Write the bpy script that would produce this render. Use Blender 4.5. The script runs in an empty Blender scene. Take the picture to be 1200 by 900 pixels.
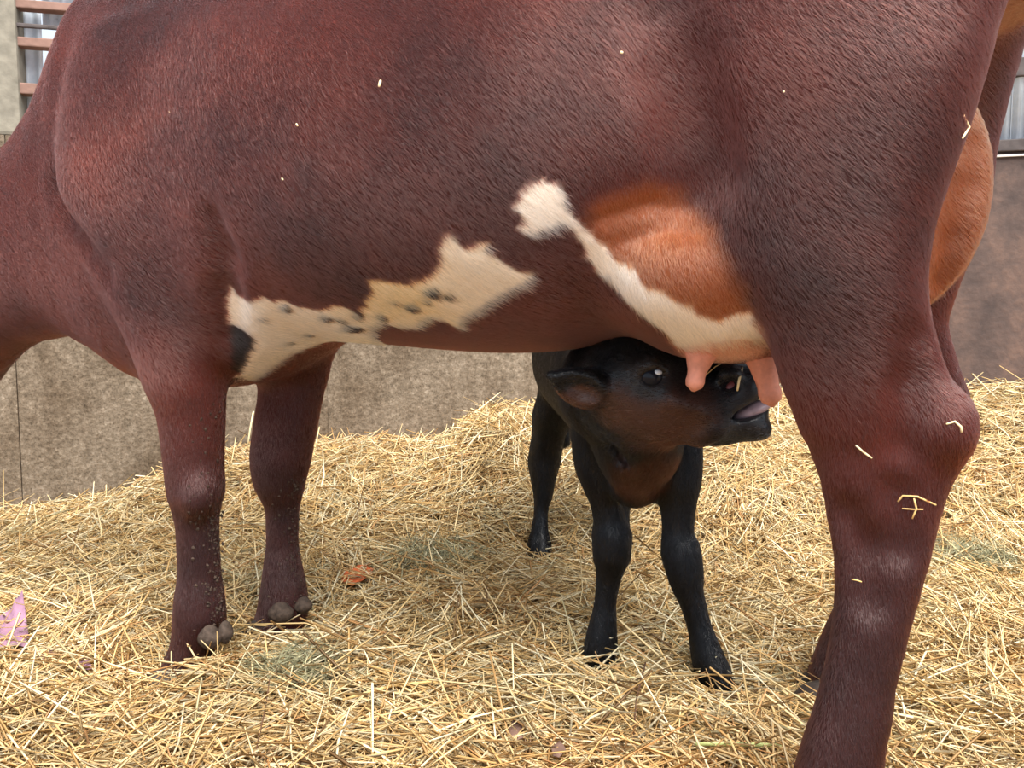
import bpy, math, random
import numpy as np
from mathutils import Vector, Matrix, Euler

SC = bpy.context.scene
COL = SC.collection
rng = np.random.default_rng(7)

# ------------------------------------------------------------------ camera
EYE = 0.70                                   # camera height
TILT = math.atan2(85.0, 1000.0)              # looking slightly down
cam_d = bpy.data.cameras.new('camera')
cam = bpy.data.objects.new('camera', cam_d)
COL.objects.link(cam)
cam_d.sensor_width = 36.0
cam_d.lens = 30.0                            # 1000 px at 1200 wide
cam_d.clip_start = 0.02
cam_d.clip_end = 200
cam.location = (0, 0, EYE)
cam.rotation_euler = (math.pi / 2 - TILT, 0, 0)
SC.camera = cam

# ------------------------------------------------------------------ light
SC.view_settings.view_transform = 'Standard'
SC.view_settings.look = 'None'
SC.view_settings.gamma = 1.0
SC.view_settings.use_curve_mapping = False
SC.view_settings.exposure = 0.32
world = bpy.data.worlds.new('overcast_sky')
SC.world = world
world.use_nodes = True
wn, wl = world.node_tree.nodes, world.node_tree.links
wn.clear()
w_out = wn.new('ShaderNodeOutputWorld')
w_bg = wn.new('ShaderNodeBackground')
w_bg.inputs['Color'].default_value = (0.78, 0.88, 1.0, 1)
w_bg.inputs['Strength'].default_value = 0.98
wl.new(w_bg.outputs[0], w_out.inputs[0])
sun_d = bpy.data.lights.new('daylight', 'SUN')
sun_d.energy = 8.0
sun_d.angle = math.radians(55)
sun_d.color = (1.0, 0.97, 0.92)
sun = bpy.data.objects.new('daylight', sun_d)
COL.objects.link(sun)
sun.rotation_euler = Vector((-0.30, 0.72, -1.25)).to_track_quat('-Z', 'Y').to_euler()

# ------------------------------------------------------------------ helpers
CT, ST = math.cos(TILT), math.sin(TILT)


def at(px, py, Y):
    """World point seen at a photograph pixel, at world distance Y."""
    rx, rz = px - 600.0, 450.0 - py
    d = np.array([rx, 1000 * CT + rz * ST, -1000 * ST + rz * CT])
    return np.array([0, 0, EYE]) + d * (Y / d[1])


def tag(o, label=None, cat=None, group=None, kind=None):
    if label: o['label'] = label
    if cat: o['category'] = cat
    if group: o['group'] = group
    if kind: o['kind'] = kind
    return o


def link(name, me, mat=None, parent=None):
    o = bpy.data.objects.new(name, me)
    COL.objects.link(o)
    if mat is not None and hasattr(me, 'materials') and not len(me.materials):
        me.materials.append(mat)
    if parent is not None:
        o.parent = parent
    return o


def np_mesh(name, verts, faces, smooth=True):
    """faces: int array (n,3) or (n,4)"""
    me = bpy.data.meshes.new(name)
    verts = np.ascontiguousarray(verts, np.float32)
    faces = np.ascontiguousarray(faces, np.int32)
    n, k = faces.shape
    me.vertices.add(len(verts))
    me.vertices.foreach_set('co', verts.ravel())
    me.loops.add(n * k)
    me.loops.foreach_set('vertex_index', faces.ravel())
    me.polygons.add(n)
    me.polygons.foreach_set('loop_start', np.arange(0, n * k, k, dtype=np.int32))
    if smooth:
        me.polygons.foreach_set('use_smooth', np.ones(n, bool))
    me.update(calc_edges=True)
    return me


def col_attr(me, name, rgb, domain='POINT'):
    a = me.attributes.new(name, 'FLOAT_COLOR', domain)
    c = np.ones((len(rgb), 4), np.float32)
    c[:, :3] = rgb
    a.data.foreach_set('color', c.ravel())


def srgb(r, g, b):
    c = np.array([r, g, b], float) / 255.0
    return np.where(c <= 0.04045, c / 12.92, ((c + 0.055) / 1.055) ** 2.4)


def noise3(p, seed=0):
    """value noise in [-1,1], p (n,3)"""
    p = np.asarray(p, np.float64)
    i = np.floor(p).astype(np.int64)
    f = p - i
    f = f * f * (3 - 2 * f)

    def h(ix, iy, iz):
        n = (ix * 374761393 + iy * 668265263 + iz * 2147483647 + seed * 974711) & 0xFFFFFFFF
        n = ((n ^ (n >> 13)) * 1274126177) & 0xFFFFFFFF
        n = (n ^ (n >> 16)) & 0xFFFFFF
        return n / float(0xFFFFFF) * 2 - 1
    out = 0
    for dx in (0, 1):
        wx = f[:, 0] if dx else 1 - f[:, 0]
        for dy in (0, 1):
            wy = f[:, 1] if dy else 1 - f[:, 1]
            for dz in (0, 1):
                wz = f[:, 2] if dz else 1 - f[:, 2]
                out = out + wx * wy * wz * h(i[:, 0] + dx, i[:, 1] + dy, i[:, 2] + dz)
    return out


def fbm(p, oct=3, seed=0):
    p = np.asarray(p, float)
    s, a = 0, 0.6
    for k in range(oct):
        s = s + a * noise3(p * 2 ** k + 17.3 * k, seed + k)
        a *= 0.5
    return s


def sstep(a, b, x):
    t = np.clip((x - a) / (b - a), 0, 1)
    return t * t * (3 - 2 * t)


# ---- monotone cubic interpolation of stations
def interp(t, x, y):
    x, y = np.asarray(x, float), np.asarray(y, float)
    o = np.argsort(x)
    x, y = x[o], y[o]
    h = np.diff(x)
    d = np.diff(y) / h
    m = np.zeros_like(y)
    m[1:-1] = np.where(d[:-1] * d[1:] > 0, 2 * d[:-1] * d[1:] / (d[:-1] + d[1:] + 1e-12), 0)
    m[0], m[-1] = d[0], d[-1]
    t = np.clip(t, x[0], x[-1])
    i = np.clip(np.searchsorted(x, t) - 1, 0, len(x) - 2)
    u = (t - x[i]) / h[i]
    return ((2 * u**3 - 3 * u**2 + 1) * y[i] + (u**3 - 2 * u**2 + u) * h[i] * m[i]
            + (-2 * u**3 + 3 * u**2) * y[i + 1] + (u**3 - u**2) * h[i] * m[i + 1])


class Field:
    """Signed-distance grid: shapes are blended in one after another, then skinned as one surface."""

    def __init__(self, lo, hi, h):
        self.lo, self.h = np.array(lo, float), h
        self.n = np.ceil((np.array(hi) - self.lo) / h).astype(int) + 1
        self.F = np.full(self.n, 0.25, np.float32)
        self.ax = [self.lo[i] + h * np.arange(self.n[i]) for i in range(3)]

    def _win(self, lo, hi):
        i0 = np.maximum(0, np.floor((np.array(lo) - self.lo) / self.h).astype(int))
        i1 = np.minimum(self.n, np.ceil((np.array(hi) - self.lo) / self.h).astype(int) + 1)
        sl = tuple(slice(a, max(a, b)) for a, b in zip(i0, i1))
        g = [self.ax[i][sl[i]] for i in range(3)]
        X = [g[0][:, None, None], g[1][None, :, None], g[2][None, None, :]]
        return sl, g, X

    def _mix(self, sl, d, k, sub=False):
        A = self.F[sl]
        d = d.astype(np.float32)
        if sub:
            d = -d
            if k > 0:
                hh = np.clip(0.5 - 0.5 * (A - d) / k, 0, 1)
                self.F[sl] = A + (d - A) * hh + k * hh * (1 - hh)
            else:
                self.F[sl] = np.maximum(A, d)
            return
        if k > 0:
            hh = np.clip(0.5 + 0.5 * (A - d) / k, 0, 1)
            self.F[sl] = A + (d - A) * hh - k * hh * (1 - hh)
        else:
            self.F[sl] = np.minimum(A, d)

    def cone(self, a, b, ra, rb, k=0.03, sub=False):
        a, b = np.array(a, float), np.array(b, float)
        m = max(ra, rb) + k + 4 * self.h
        sl, g, X = self._win(np.minimum(a, b) - m, np.maximum(a, b) + m)
        ba = b - a
        t = sum((X[i] - a[i]) * ba[i] for i in range(3)) / (ba @ ba)
        t = np.clip(t, 0, 1)
        d = np.sqrt(sum((X[i] - a[i] - t * ba[i]) ** 2 for i in range(3))) - (ra + (rb - ra) * t)
        self._mix(sl, d, k, sub)

    def chain(self, pts, k=0.03, k0=None, sub=False):
        for i in range(len(pts) - 1):
            self.cone(pts[i][:3], pts[i + 1][:3], pts[i][3], pts[i + 1][3], (k0 if (k0 is not None and i == 0) else k), sub)

    def ell(self, c, r, k=0.03, R=None, sub=False):
        c, r = np.array(c, float), np.array(r, float)
        m = max(r) + k + 4 * self.h
        sl, g, X = self._win(c - m, c + m)
        if R is None: R = np.eye(3)
        q = [sum((X[i] - c[i]) * R[i][j] for i in range(3)) for j in range(3)]   # columns of R = local axes
        k0 = np.sqrt(sum((q[j] / r[j]) ** 2 for j in range(3)))
        k1 = np.sqrt(sum((q[j] / r[j] ** 2) ** 2 for j in range(3))) + 1e-9
        self._mix(sl, k0 * (k0 - 1) / k1, k, sub)

    def loft(self, ax, st, k=0.03, p=2.0, sub=False):
        """st rows: t, cb, cc, rb, rc_up, rc_dn  along axis ax (b, c the two others in order)"""
        st = np.array(st, float)
        b, c = [i for i in range(3) if i != ax]
        lo, hi = np.zeros(3), np.zeros(3)
        m = k + 4 * self.h
        lo[ax], hi[ax] = st[:, 0].min() - m, st[:, 0].max() + m
        lo[b], hi[b] = (st[:, 1] - st[:, 3]).min() - m, (st[:, 1] + st[:, 3]).max() + m
        lo[c], hi[c] = (st[:, 2] - st[:, 5]).min() - m, (st[:, 2] + st[:, 4]).max() + m
        sl, g, X = self._win(lo, hi)
        t = g[ax]
        sh = [1, 1, 1]
        sh[ax] = -1
        v = [interp(t, st[:, 0], st[:, i]).reshape(sh) for i in range(1, 6)]
        qb = X[b] - v[0]
        qc = X[c] - v[1]
        rc = np.where(qc > 0, v[3], v[4])
        xb, xc = np.abs(qb) / v[2], np.abs(qc) / rc
        rho = (xb ** p + xc ** p) ** (1 / p) + 1e-6
        gr = rho ** (1 - p) * np.sqrt((xb ** (p - 1) / v[2]) ** 2 + (xc ** (p - 1) / rc) ** 2) + 1e-6
        d = np.where(rho < 0.3, -0.7 * np.minimum(v[2], rc), (rho - 1) / gr)
        dt = np.maximum(st[:, 0].min() - t, t - st[:, 0].max()).reshape(sh)
        d = np.where(dt > 0, np.sqrt(np.maximum(d, 0) ** 2 + dt ** 2), d)
        self._mix(sl, d + 0 * X[0] + 0 * X[1] + 0 * X[2], k, sub)

    def sample(self, P):
        q = (np.asarray(P) - self.lo) / self.h
        q = np.clip(q, 0, np.array(self.n) - 1.001)
        i = q.astype(int)
        f = q - i
        out = 0
        for a in (0, 1):
            for b in (0, 1):
                for c in (0, 1):
                    w = (f[:, 0] if a else 1 - f[:, 0]) * (f[:, 1] if b else 1 - f[:, 1]) * (f[:, 2] if c else 1 - f[:, 2])
                    out = out + w * self.F[i[:, 0] + a, i[:, 1] + b, i[:, 2] + c]
        return out

    def hit(self, px, py, conv, y0=0.8, y1=2.3):
        """world point where the sight line first meets this surface (or passes closest to it)"""
        Y = np.arange(y0, y1, 0.003)
        a, b = at(px, py, y0), at(px, py, y1)
        W = a + (b - a) * ((Y - y0) / (y1 - y0))[:, None]
        d = self.sample(conv(W))
        k = np.argmax(d < 0)
        if d[k] >= 0: k = int(np.argmin(d))
        return W[k]

    def surface(self, relax=2):
        F, h = self.F, self.h
        S = F < 0
        nx, ny, nz = F.shape
        cnt = np.zeros((nx - 1, ny - 1, nz - 1), np.int8)
        for dx in (0, 1):
            for dy in (0, 1):
                for dz in (0, 1):
                    cnt += S[dx:nx - 1 + dx, dy:ny - 1 + dy, dz:nz - 1 + dz]
        act = np.argwhere((cnt > 0) & (cnt < 8))
        idx = np.full(cnt.shape, -1, np.int32)
        idx[tuple(act.T)] = np.arange(len(act))
        acc = np.zeros((len(act), 3))
        n = np.zeros(len(act))
        C = [(i, j, k) for i in (0, 1) for j in (0, 1) for k in (0, 1)]
        for a in range(8):
            for b in range(a + 1, 8):
                ca, cb = np.array(C[a]), np.array(C[b])
                if np.abs(ca - cb).sum() != 1: continue
                fa = F[tuple((act + ca).T)].astype(float)
                fb = F[tuple((act + cb).T)].astype(float)
                m = (fa < 0) != (fb < 0)
                t = np.where(m, fa / np.where(m, fa - fb, 1), 0)
                acc += np.where(m[:, None], ca + t[:, None] * (cb - ca), 0)
                n += m
        V = self.lo + h * (act + acc / n[:, None])
        faces = []
        for ax in range(3):
            b, c = [(1, 2), (2, 0), (0, 1)][ax]
            s0 = [slice(None)] * 3
            s1 = [slice(None)] * 3
            s0[ax] = slice(0, -1)
            s1[ax] = slice(1, None)
            ch = S[tuple(s0)] != S[tuple(s1)]
            e = np.argwhere(ch)
            ok = (e[:, b] > 0) & (e[:, c] > 0) & (e[:, b] < F.shape[b] - 1) & (e[:, c] < F.shape[c] - 1)
            e = e[ok]
            inside = S[tuple(e.T)]
            q = []
            for (ob, oc) in ((0, 0), (-1, 0), (-1, -1), (0, -1)):
                f = e.copy()
                f[:, b] += ob
                f[:, c] += oc
                q.append(idx[tuple(f.T)])
            q = np.array(q).T
            q[~inside] = q[~inside][:, ::-1]
            faces.append(q[:, ::-1] if False else q)
        Q = np.concatenate(faces)
        Q = Q[(Q >= 0).all(1)]
        # light relaxation of the surface
        for _ in range(relax):
            s = np.zeros_like(V)
            w = np.zeros(len(V))
            for a in range(4):
                i, j = Q[:, a], Q[:, (a + 1) % 4]
                for ch in range(3):
                    s[:, ch] += np.bincount(i, V[j, ch], len(V)) + np.bincount(j, V[i, ch], len(V))
                w += np.bincount(i, minlength=len(V)) + np.bincount(j, minlength=len(V))
            V = 0.5 * V + 0.5 * s / np.maximum(w, 1)[:, None]
        return V, Q


def vnormals(V, Q):
    n = np.cross(V[Q[:, 2]] - V[Q[:, 0]], V[Q[:, 3]] - V[Q[:, 1]])
    N = np.zeros_like(V)
    for a in range(4):
        for ch in range(3):
            N[:, ch] += np.bincount(Q[:, a], n[:, ch], len(V))
    return N / (np.linalg.norm(N, axis=1)[:, None] + 1e-12)


def poly_dist(P, poly):
    """signed distance (negative inside) of 2-D points to a polygon"""
    poly = np.asarray(poly, float)
    d = np.full(len(P), 1e9)
    ins = np.zeros(len(P), bool)
    for i in range(len(poly)):
        a, b = poly[i], poly[(i + 1) % len(poly)]
        ab = b - a
        t = np.clip(((P - a) @ ab) / (ab @ ab + 1e-12), 0, 1)
        d = np.minimum(d, np.linalg.norm(P - a - t[:, None] * ab, axis=1))
        c = (a[1] > P[:, 1]) != (b[1] > P[:, 1])
        xx = (b[0] - a[0]) * (P[:, 1] - a[1]) / (b[1] - a[1] + 1e-12) + a[0]
        ins ^= c & (P[:, 0] < xx)
    return np.where(ins, -d, d)


def make_hair(name, root_co, dirs, nrm, length, radius, colors, mat, parent, lift=0.35, segs=4, curl=0.15):
    """Short lying coat hairs as one curves object. dirs: unit tangents; lift: how far tips stand off."""
    n = len(root_co)
    hc = bpy.data.hair_curves.new(name)
    hc.add_curves([segs] * n)
    t = np.linspace(0, 1, segs)[None, :, None]
    L = length[:, None, None]
    side = np.cross(dirs, nrm)
    w = (rng.random((n, 1, 1)) - 0.5) * 2 * curl
    lf = lift if np.ndim(lift) == 0 else lift[:, None, None]
    P = (root_co[:, None, :] - 0.0002 * nrm[:, None, :] + dirs[:, None, :] * (t * L)
         + nrm[:, None, :] * (lf * L * (t - 0.45 * t * t))
         + side[:, None, :] * (w * L * t * t))
    hc.position_data.foreach_set('vector', P.astype(np.float32).ravel())
    r = (radius[:, None] * (1 - 0.8 * t[0, :, 0] ** 1.5)[None, :]).astype(np.float32)
    ra = hc.attributes.get('radius') or hc.attributes.new('radius', 'FLOAT', 'POINT')
    ra.data.foreach_set('value', r.ravel())
    ca = hc.attributes.new('coat', 'FLOAT_COLOR', 'CURVE')
    c = np.ones((n, 4), np.float32)
    c[:, :3] = colors
    ca.data.foreach_set('color', c.ravel())
    o = bpy.data.objects.new(name, hc)
    COL.objects.link(o)
    hc.materials.append(mat)
    o.parent = parent
    o['kind'] = 'stuff'
    return o


def sample_surface(V, Q, N, weight, count):
    """random points on a quad mesh; weight per vertex"""
    T = np.concatenate([Q[:, [0, 1, 2]], Q[:, [0, 2, 3]]])
    a = 0.5 * np.linalg.norm(np.cross(V[T[:, 1]] - V[T[:, 0]], V[T[:, 2]] - V[T[:, 0]]), axis=1)
    a *= weight[T].mean(1)
    c = np.cumsum(a)
    i = np.searchsorted(c, rng.random(count) * c[-1])
    i = np.clip(i, 0, len(T) - 1)
    u, v = rng.random(count), rng.random(count)
    f = u + v > 1
    u[f], v[f] = 1 - u[f], 1 - v[f]
    w = np.stack([1 - u - v, u, v], 1)
    P = (V[T[i]] * w[:, :, None]).sum(1)
    n = (N[T[i]] * w[:, :, None]).sum(1)
    n /= np.linalg.norm(n, axis=1)[:, None] + 1e-12
    return P, n


# ------------------------------------------------------------------ materials
def new_mat(name):
    m = bpy.data.materials.new(name)
    m.use_nodes = True
    nt = m.node_tree
    return m, nt, nt.nodes['Principled BSDF']


def N_(nt, t, **kw):
    n = nt.nodes.new(t)
    for k, v in kw.items():
        if hasattr(n, k): setattr(n, k, v)
        else: n.inputs[k].default_value = v
    return n


def ramp(nt, fac, stops):
    r = nt.nodes.new('ShaderNodeValToRGB')
    e = r.color_ramp.elements
    while len(e) < len(stops): e.new(0.5)
    for x, (p, c) in zip(e, stops):
        x.position = p
        x.color = (*c, 1)
    nt.links.new(fac, r.inputs[0])
    return r.outputs[0]


def bump(nt, h, bsdf, strength=0.4, dist=0.01):
    b = nt.nodes.new('ShaderNodeBump')
    b.inputs['Strength'].default_value = strength
    b.inputs['Distance'].default_value = dist
    nt.links.new(h, b.inputs['Height'])
    nt.links.new(b.outputs[0], bsdf.inputs['Normal'])


def plain(name, rgb, rough=0.7, spec=0.3, var=0.25, scale=40, bmp=0.3, bdist=0.004, metal=0.0):
    m, nt, b = new_mat(name)
    tc = N_(nt, 'ShaderNodeTexCoord')
    n = N_(nt, 'ShaderNodeTexNoise', Scale=scale, Detail=6.0)
    nt.links.new(tc.outputs['Object'], n.inputs['Vector'])
    rgb = np.array(rgb, float)
    c = ramp(nt, n.outputs[0], [(0.3, tuple(rgb * (1 - var))), (0.7, tuple(np.minimum(1, rgb * (1 + var))))])
    nt.links.new(c, b.inputs['Base Color'])
    b.inputs['Roughness'].default_value = rough
    b.inputs['Specular IOR Level'].default_value = spec
    b.inputs['Metallic'].default_value = metal
    if bmp: bump(nt, n.outputs[0], b, bmp, bdist)
    return m


def attr_mat(name, attr='coat', rough=0.6, spec=0.3, sheen=0.0, bscale=0, bstr=0.3, bdist=0.003, sss=0.0):
    m, nt, b = new_mat(name)
    a = N_(nt, 'ShaderNodeAttribute', attribute_name=attr)
    nt.links.new(a.outputs['Color'], b.inputs['Base Color'])
    b.inputs['Roughness'].default_value = rough
    b.inputs['Specular IOR Level'].default_value = spec
    b.inputs['Sheen Weight'].default_value = sheen
    if bscale:
        tc = N_(nt, 'ShaderNodeTexCoord')
        n = N_(nt, 'ShaderNodeTexNoise', Scale=bscale, Detail=4.0)
        nt.links.new(tc.outputs['Object'], n.inputs['Vector'])
        bump(nt, n.outputs[0], b, bstr, bdist)
    return m


M_HIDE = attr_mat('cow_hide', rough=0.6, spec=0.25, bscale=60, bstr=0.25)
M_CALF = attr_mat('calf_hide', rough=0.38, spec=0.4, bscale=80, bstr=0.25)


def fibre_mat(name, rough=0.3, radial=0.35, coat=0.0):
    m = bpy.data.materials.new(name)
    m.use_nodes = True
    nt = m.node_tree
    nt.nodes.clear()
    o = nt.nodes.new('ShaderNodeOutputMaterial')
    h = nt.nodes.new('ShaderNodeBsdfHairPrincipled')
    h.model = 'CHIANG'
    h.parametrization = 'COLOR'
    h.inputs['Roughness'].default_value = rough
    h.inputs['Radial Roughness'].default_value = radial
    h.inputs['Coat'].default_value = coat
    h.inputs['Random Roughness'].default_value = 0.2
    a = N_(nt, 'ShaderNodeAttribute', attribute_name='coat')
    nt.links.new(a.outputs['Color'], h.inputs['Color'])
    nt.links.new(h.outputs[0], o.inputs[0])
    return m


M_HAIR = fibre_mat('cow_hair', 0.26, 0.38, 0.35)
M_CHAIR = fibre_mat('calf_hair', 0.18, 0.25, 0.6)
M_CHAIR.node_tree.nodes['Principled Hair BSDF'].inputs['IOR'].default_value = 1.42
M_STRAW = attr_mat('straw', 'tint', rough=0.45, spec=0.35)
M_HORN = plain('horn_grey', srgb(70, 58, 50), 0.8, 0.2, 0.45, 90, 0.9)
M_HOOF = plain('hoof_dark', srgb(62, 52, 46), 0.6, 0.3, 0.35, 50, 0.4)
M_TEAT = plain('teat_skin', srgb(205, 135, 112), 0.5, 0.35, 0.12, 120, 0.5, 0.002)
M_MUD = plain('dried_mud', srgb(70, 58, 50), 0.9, 0.1, 0.4, 150, 0.6)

# ================================================================== SETTING
WL = lambda X: 3.40 + 0.25 * X               # concrete wall line (Y at X)
CORX = 1.10
CORY = WL(CORX)
WR = lambda X: CORY - 0.30 * (X - CORX)      # boarded wall line to the right


def wall_y(X):
    return np.where(X < CORX, WL(X), WR(X))


FEET = [(-0.55, 1.53, 0.08, 0.03), (-0.36, 1.66, 0.10, 0.025), (-0.665, 1.59, 0.08, -0.045), (-0.53, 1.84, 0.13, -0.025), (0.17, 1.62, 0.09, -0.022), (0.37, 1.54, 0.10, -0.028),
        (0.08, 2.40, 0.10, -0.03), (0.52, 1.50, 0.10, -0.015)]


def ground(X, Y):
    """height of the straw bed"""
    X, Y = np.asarray(X, float), np.asarray(Y, float)
    yw = wall_y(X)
    top = interp(X.ravel(), [-3, -1.75, -1.45, -1.0, -0.55, -0.28, -0.1, 0.1, 0.6, 1.2, 2.2],
                 [0, 0.0, 0.03, 0.18, 0.20, 0.20, 0.30, 0.31, 0.34, 0.36, 0.40]).reshape(X.shape)
    s = sstep(0, 1, (Y - 2.25) / np.maximum(yw - 2.25, 0.1))
    h = top * s
    h = h + 0.07 * np.exp(-(((X + 0.05) / 0.2) ** 2 + ((Y - 2.95) / 0.25) ** 2))
    h = h + 0.05 * np.exp(-(((X - 0.75) / 0.3) ** 2 + ((Y - 2.7) / 0.3) ** 2))
    p = np.stack([X.ravel(), Y.ravel(), 0 * X.ravel()], 1)
    h = h + 0.022 * fbm(p * 3.2, 3, 5).reshape(X.shape)
    for bx, by, br, bh in FEET:
        h = h + bh * np.exp(-(((X - bx) / br) ** 2 + ((Y - by) / br) ** 2))
    h = h - 0.02
    return h


# ---- floor under the straw
m, nt, b = new_mat('soiled_floor')
tc = N_(nt, 'ShaderNodeTexCoord')
n1 = N_(nt, 'ShaderNodeTexNoise', Scale=14.0, Detail=8.0)
n2 = N_(nt, 'ShaderNodeTexNoise', Scale=90.0, Detail=4.0)
nt.links.new(tc.outputs['Object'], n1.inputs['Vector'])
nt.links.new(tc.outputs['Object'], n2.inputs['Vector'])
c = ramp(nt, n1.outputs[0], [(0.3, tuple(srgb(92, 66, 40))), (0.6, tuple(srgb(150, 115, 70)))])
nt.links.new(c, b.inputs['Base Color'])
b.inputs['Roughness'].default_value = 0.9
bump(nt, n2.outputs[0], b, 0.8, 0.02)
gx = np.linspace(-4.0, 4.5, 171)
gy = np.linspace(-1.5, 6.0, 151)
GX, GY = np.meshgrid(gx, gy, indexing='ij')
GZ = ground(GX, GY) - 0.012
V = np.stack([GX.ravel(), GY.ravel(), GZ.ravel()], 1)
ii = (np.arange(170)[:, None] * 151 + np.arange(150)[None, :]).ravel()
Q = np.stack([ii, ii + 151, ii + 152, ii + 1], 1)
tag(link('floor', np_mesh('floor', V, Q), m), kind='structure')


def box_mesh(name, size, bev=0.006, seed=0, jitter=0.0, cuts=(1, 1, 1)):
    """bevelled box, origin at its base centre"""
    import bmesh
    bm = bmesh.new()
    bmesh.ops.create_cube(bm, size=1)
    for v in bm.verts:
        v.co = Vector((v.co.x * size[0], v.co.y * size[1], (v.co.z + 0.5) * size[2]))
    if bev:
        bmesh.ops.bevel(bm, geom=bm.edges[:], offset=bev, segments=2, affect='EDGES', profile=0.6)
    if jitter:
        r = random.Random(seed)
        for v in bm.verts:
            v.co += Vector((r.uniform(-1, 1), r.uniform(-1, 1), r.uniform(-1, 1))) * jitter
    me = bpy.data.meshes.new(name)
    bm.to_mesh(me)
    bm.free()
    return me


# ---- concrete wall of cast panels
m, nt, b = new_mat('dusty_concrete')
tc = N_(nt, 'ShaderNodeTexCoord')
big = N_(nt, 'ShaderNodeTexNoise', Scale=3.0, Detail=5.0)
fine = N_(nt, 'ShaderNodeTexNoise', Scale=46.0, Detail=12.0, Roughness=0.82)
vor = N_(nt, 'ShaderNodeTexVoronoi', Scale=70.0)
mp = N_(nt, 'ShaderNodeMapping')
mp.inputs['Scale'].default_value = (9, 9, 0.9)
strk = N_(nt, 'ShaderNodeTexNoise', Scale=2.0, Detail=4.0)
for nn in (big, fine, vor):
    nt.links.new(tc.outputs['Object'], nn.inputs['Vector'])
nt.links.new(tc.outputs['Object'], mp.inputs['Vector'])
nt.links.new(mp.outputs[0], strk.inputs['Vector'])
c1 = ramp(nt, fine.outputs[0], [(0.3, tuple(srgb(66, 57, 48))), (0.44, tuple(srgb(116, 103, 88))), (0.55, tuple(srgb(138, 124, 108))), (0.72, tuple(srgb(186, 172, 154)))])
c2 = ramp(nt, big.outputs[0], [(0.36, (0.58, 0.53, 0.48)), (0.60, (1.0, 1.0, 1.0))])
c3 = ramp(nt, strk.outputs[0], [(0.35, (0.7, 0.67, 0.64)), (0.6, (1, 1, 1))])
mx = N_(nt, 'ShaderNodeMix', data_type='RGBA', blend_type='MULTIPLY')
mx.inputs['Factor'].default_value = 0.9
nt.links.new(c1, mx.inputs['A'])
nt.links.new(c2, mx.inputs['B'])
mx2 = N_(nt, 'ShaderNodeMix', data_type='RGBA', blend_type='MULTIPLY')
mx2.inputs['Factor'].default_value = 0.7
nt.links.new(mx.outputs['Result'], mx2.inputs['A'])
nt.links.new(c3, mx2.inputs['B'])
pit = N_(nt, 'ShaderNodeTexNoise', Scale=150.0, Detail=3.0, Roughness=0.6)
nt.links.new(tc.outputs['Object'], pit.inputs['Vector'])
c4 = ramp(nt, pit.outputs[0], [(0.36, (0.50, 0.46, 0.42)), (0.46, (0.95, 0.94, 0.92)), (0.60, (1, 1, 1)), (0.66, (1.35, 1.32, 1.26))])
mx3 = N_(nt, 'ShaderNodeMix', data_type='RGBA', blend_type='MULTIPLY')
mx3.inputs['Factor'].default_value = 0.8
nt.links.new(mx2.outputs['Result'], mx3.inputs['A'])
nt.links.new(c4, mx3.inputs['B'])
nt.links.new(mx3.outputs['Result'], b.inputs['Base Color'])
b.inputs['Roughness'].default_value = 0.92
b.inputs['Specular IOR Level'].default_value = 0.15
ad = N_(nt, 'ShaderNodeMath', operation='ADD')
nt.links.new(fine.outputs[0], ad.inputs[0])
nt.links.new(vor.outputs['Distance'], ad.inputs[1])
bump(nt, ad.outputs[0], b, 0.35, 0.006)
M_CONC = m

wall = bpy.data.objects.new('wall_back', None)
COL.objects.link(wall)
tag(wall, kind='structure')
ang = math.atan2(0.25, 1.0)
ux = np.array([math.cos(ang), math.sin(ang)])
WALL_H = 1.30
SEAMS = [at(-700, 500, 2.35)[0], at(-330, 500, 2.63)[0], -1.73, -0.70, 0.26, CORX + 0.05]
for i in range(len(SEAMS) - 1):
    x0, x1 = SEAMS[i], SEAMS[i + 1]
    L = (x1 - x0) / ux[0]
    me = box_mesh('panel', (L - 0.0002, 0.12, WALL_H + 0.3), 0.0025)
    o = link('panel', me, M_CONC, wall)
    cx = (x0 + x1) / 2
    o.location = (cx - ux[1] * 0.06, WL(cx) + 0.06 + random.Random(i).uniform(-0.003, 0.003), -0.3)
    o.rotation_euler = (0, 0, ang)

# ---- boarded wall to the right, rust-brown stained
m, nt, b = new_mat('stained_board')
tc = N_(nt, 'ShaderNodeTexCoord')
n1 = N_(nt, 'ShaderNodeTexNoise', Scale=5.0, Detail=9.0, Roughness=0.7)
n2 = N_(nt, 'ShaderNodeTexNoise', Scale=40.0, Detail=6.0)
for nn in (n1, n2): nt.links.new(tc.outputs['Object'], nn.inputs['Vector'])
c = ramp(nt, n1.outputs[0], [(0.28, tuple(srgb(52, 42, 40))), (0.5, tuple(srgb(88, 70, 63))), (0.72, tuple(srgb(122, 94, 80)))])
nt.links.new(c, b.inputs['Base Color'])
b.inputs['Roughness'].default_value = 0.8
bump(nt, n2.outputs[0], b, 0.4, 0.006)
M_BOARD = m
M_BEAM = plain('dark_timber', srgb(88, 80, 78), 0.85, 0.2, 0.3, 25, 0.5)
M_RUSTRAIL = plain('reddish_timber', srgb(136, 106, 94), 0.85, 0.2, 0.2, 25, 0.5)
M_POST = plain('weathered_timber', srgb(128, 121, 108), 0.85, 0.2, 0.25, 22, 0.5, 0.008)
wr = bpy.data.objects.new('wall_right', None)
COL.objects.link(wr)
tag(wr, kind='structure')
ang2 = math.atan2(-0.30, 1.0)


def on_right(name, x0, x1, z0, z1, mat, off=0.0, thick=0.04, bev=0.004, parent=None, cell=None):
    L = (x1 - x0) / math.cos(ang2)
    o = link(name, box_mesh(name, (L, thick, z1 - z0), bev), mat, parent if parent is not None else wr)
    cx = (x0 + x1) / 2
    o.location = (cx, WR(cx) + thick / 2 + off, z0)
    o.rotation_euler = (0, 0, ang2)
    return o


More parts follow.
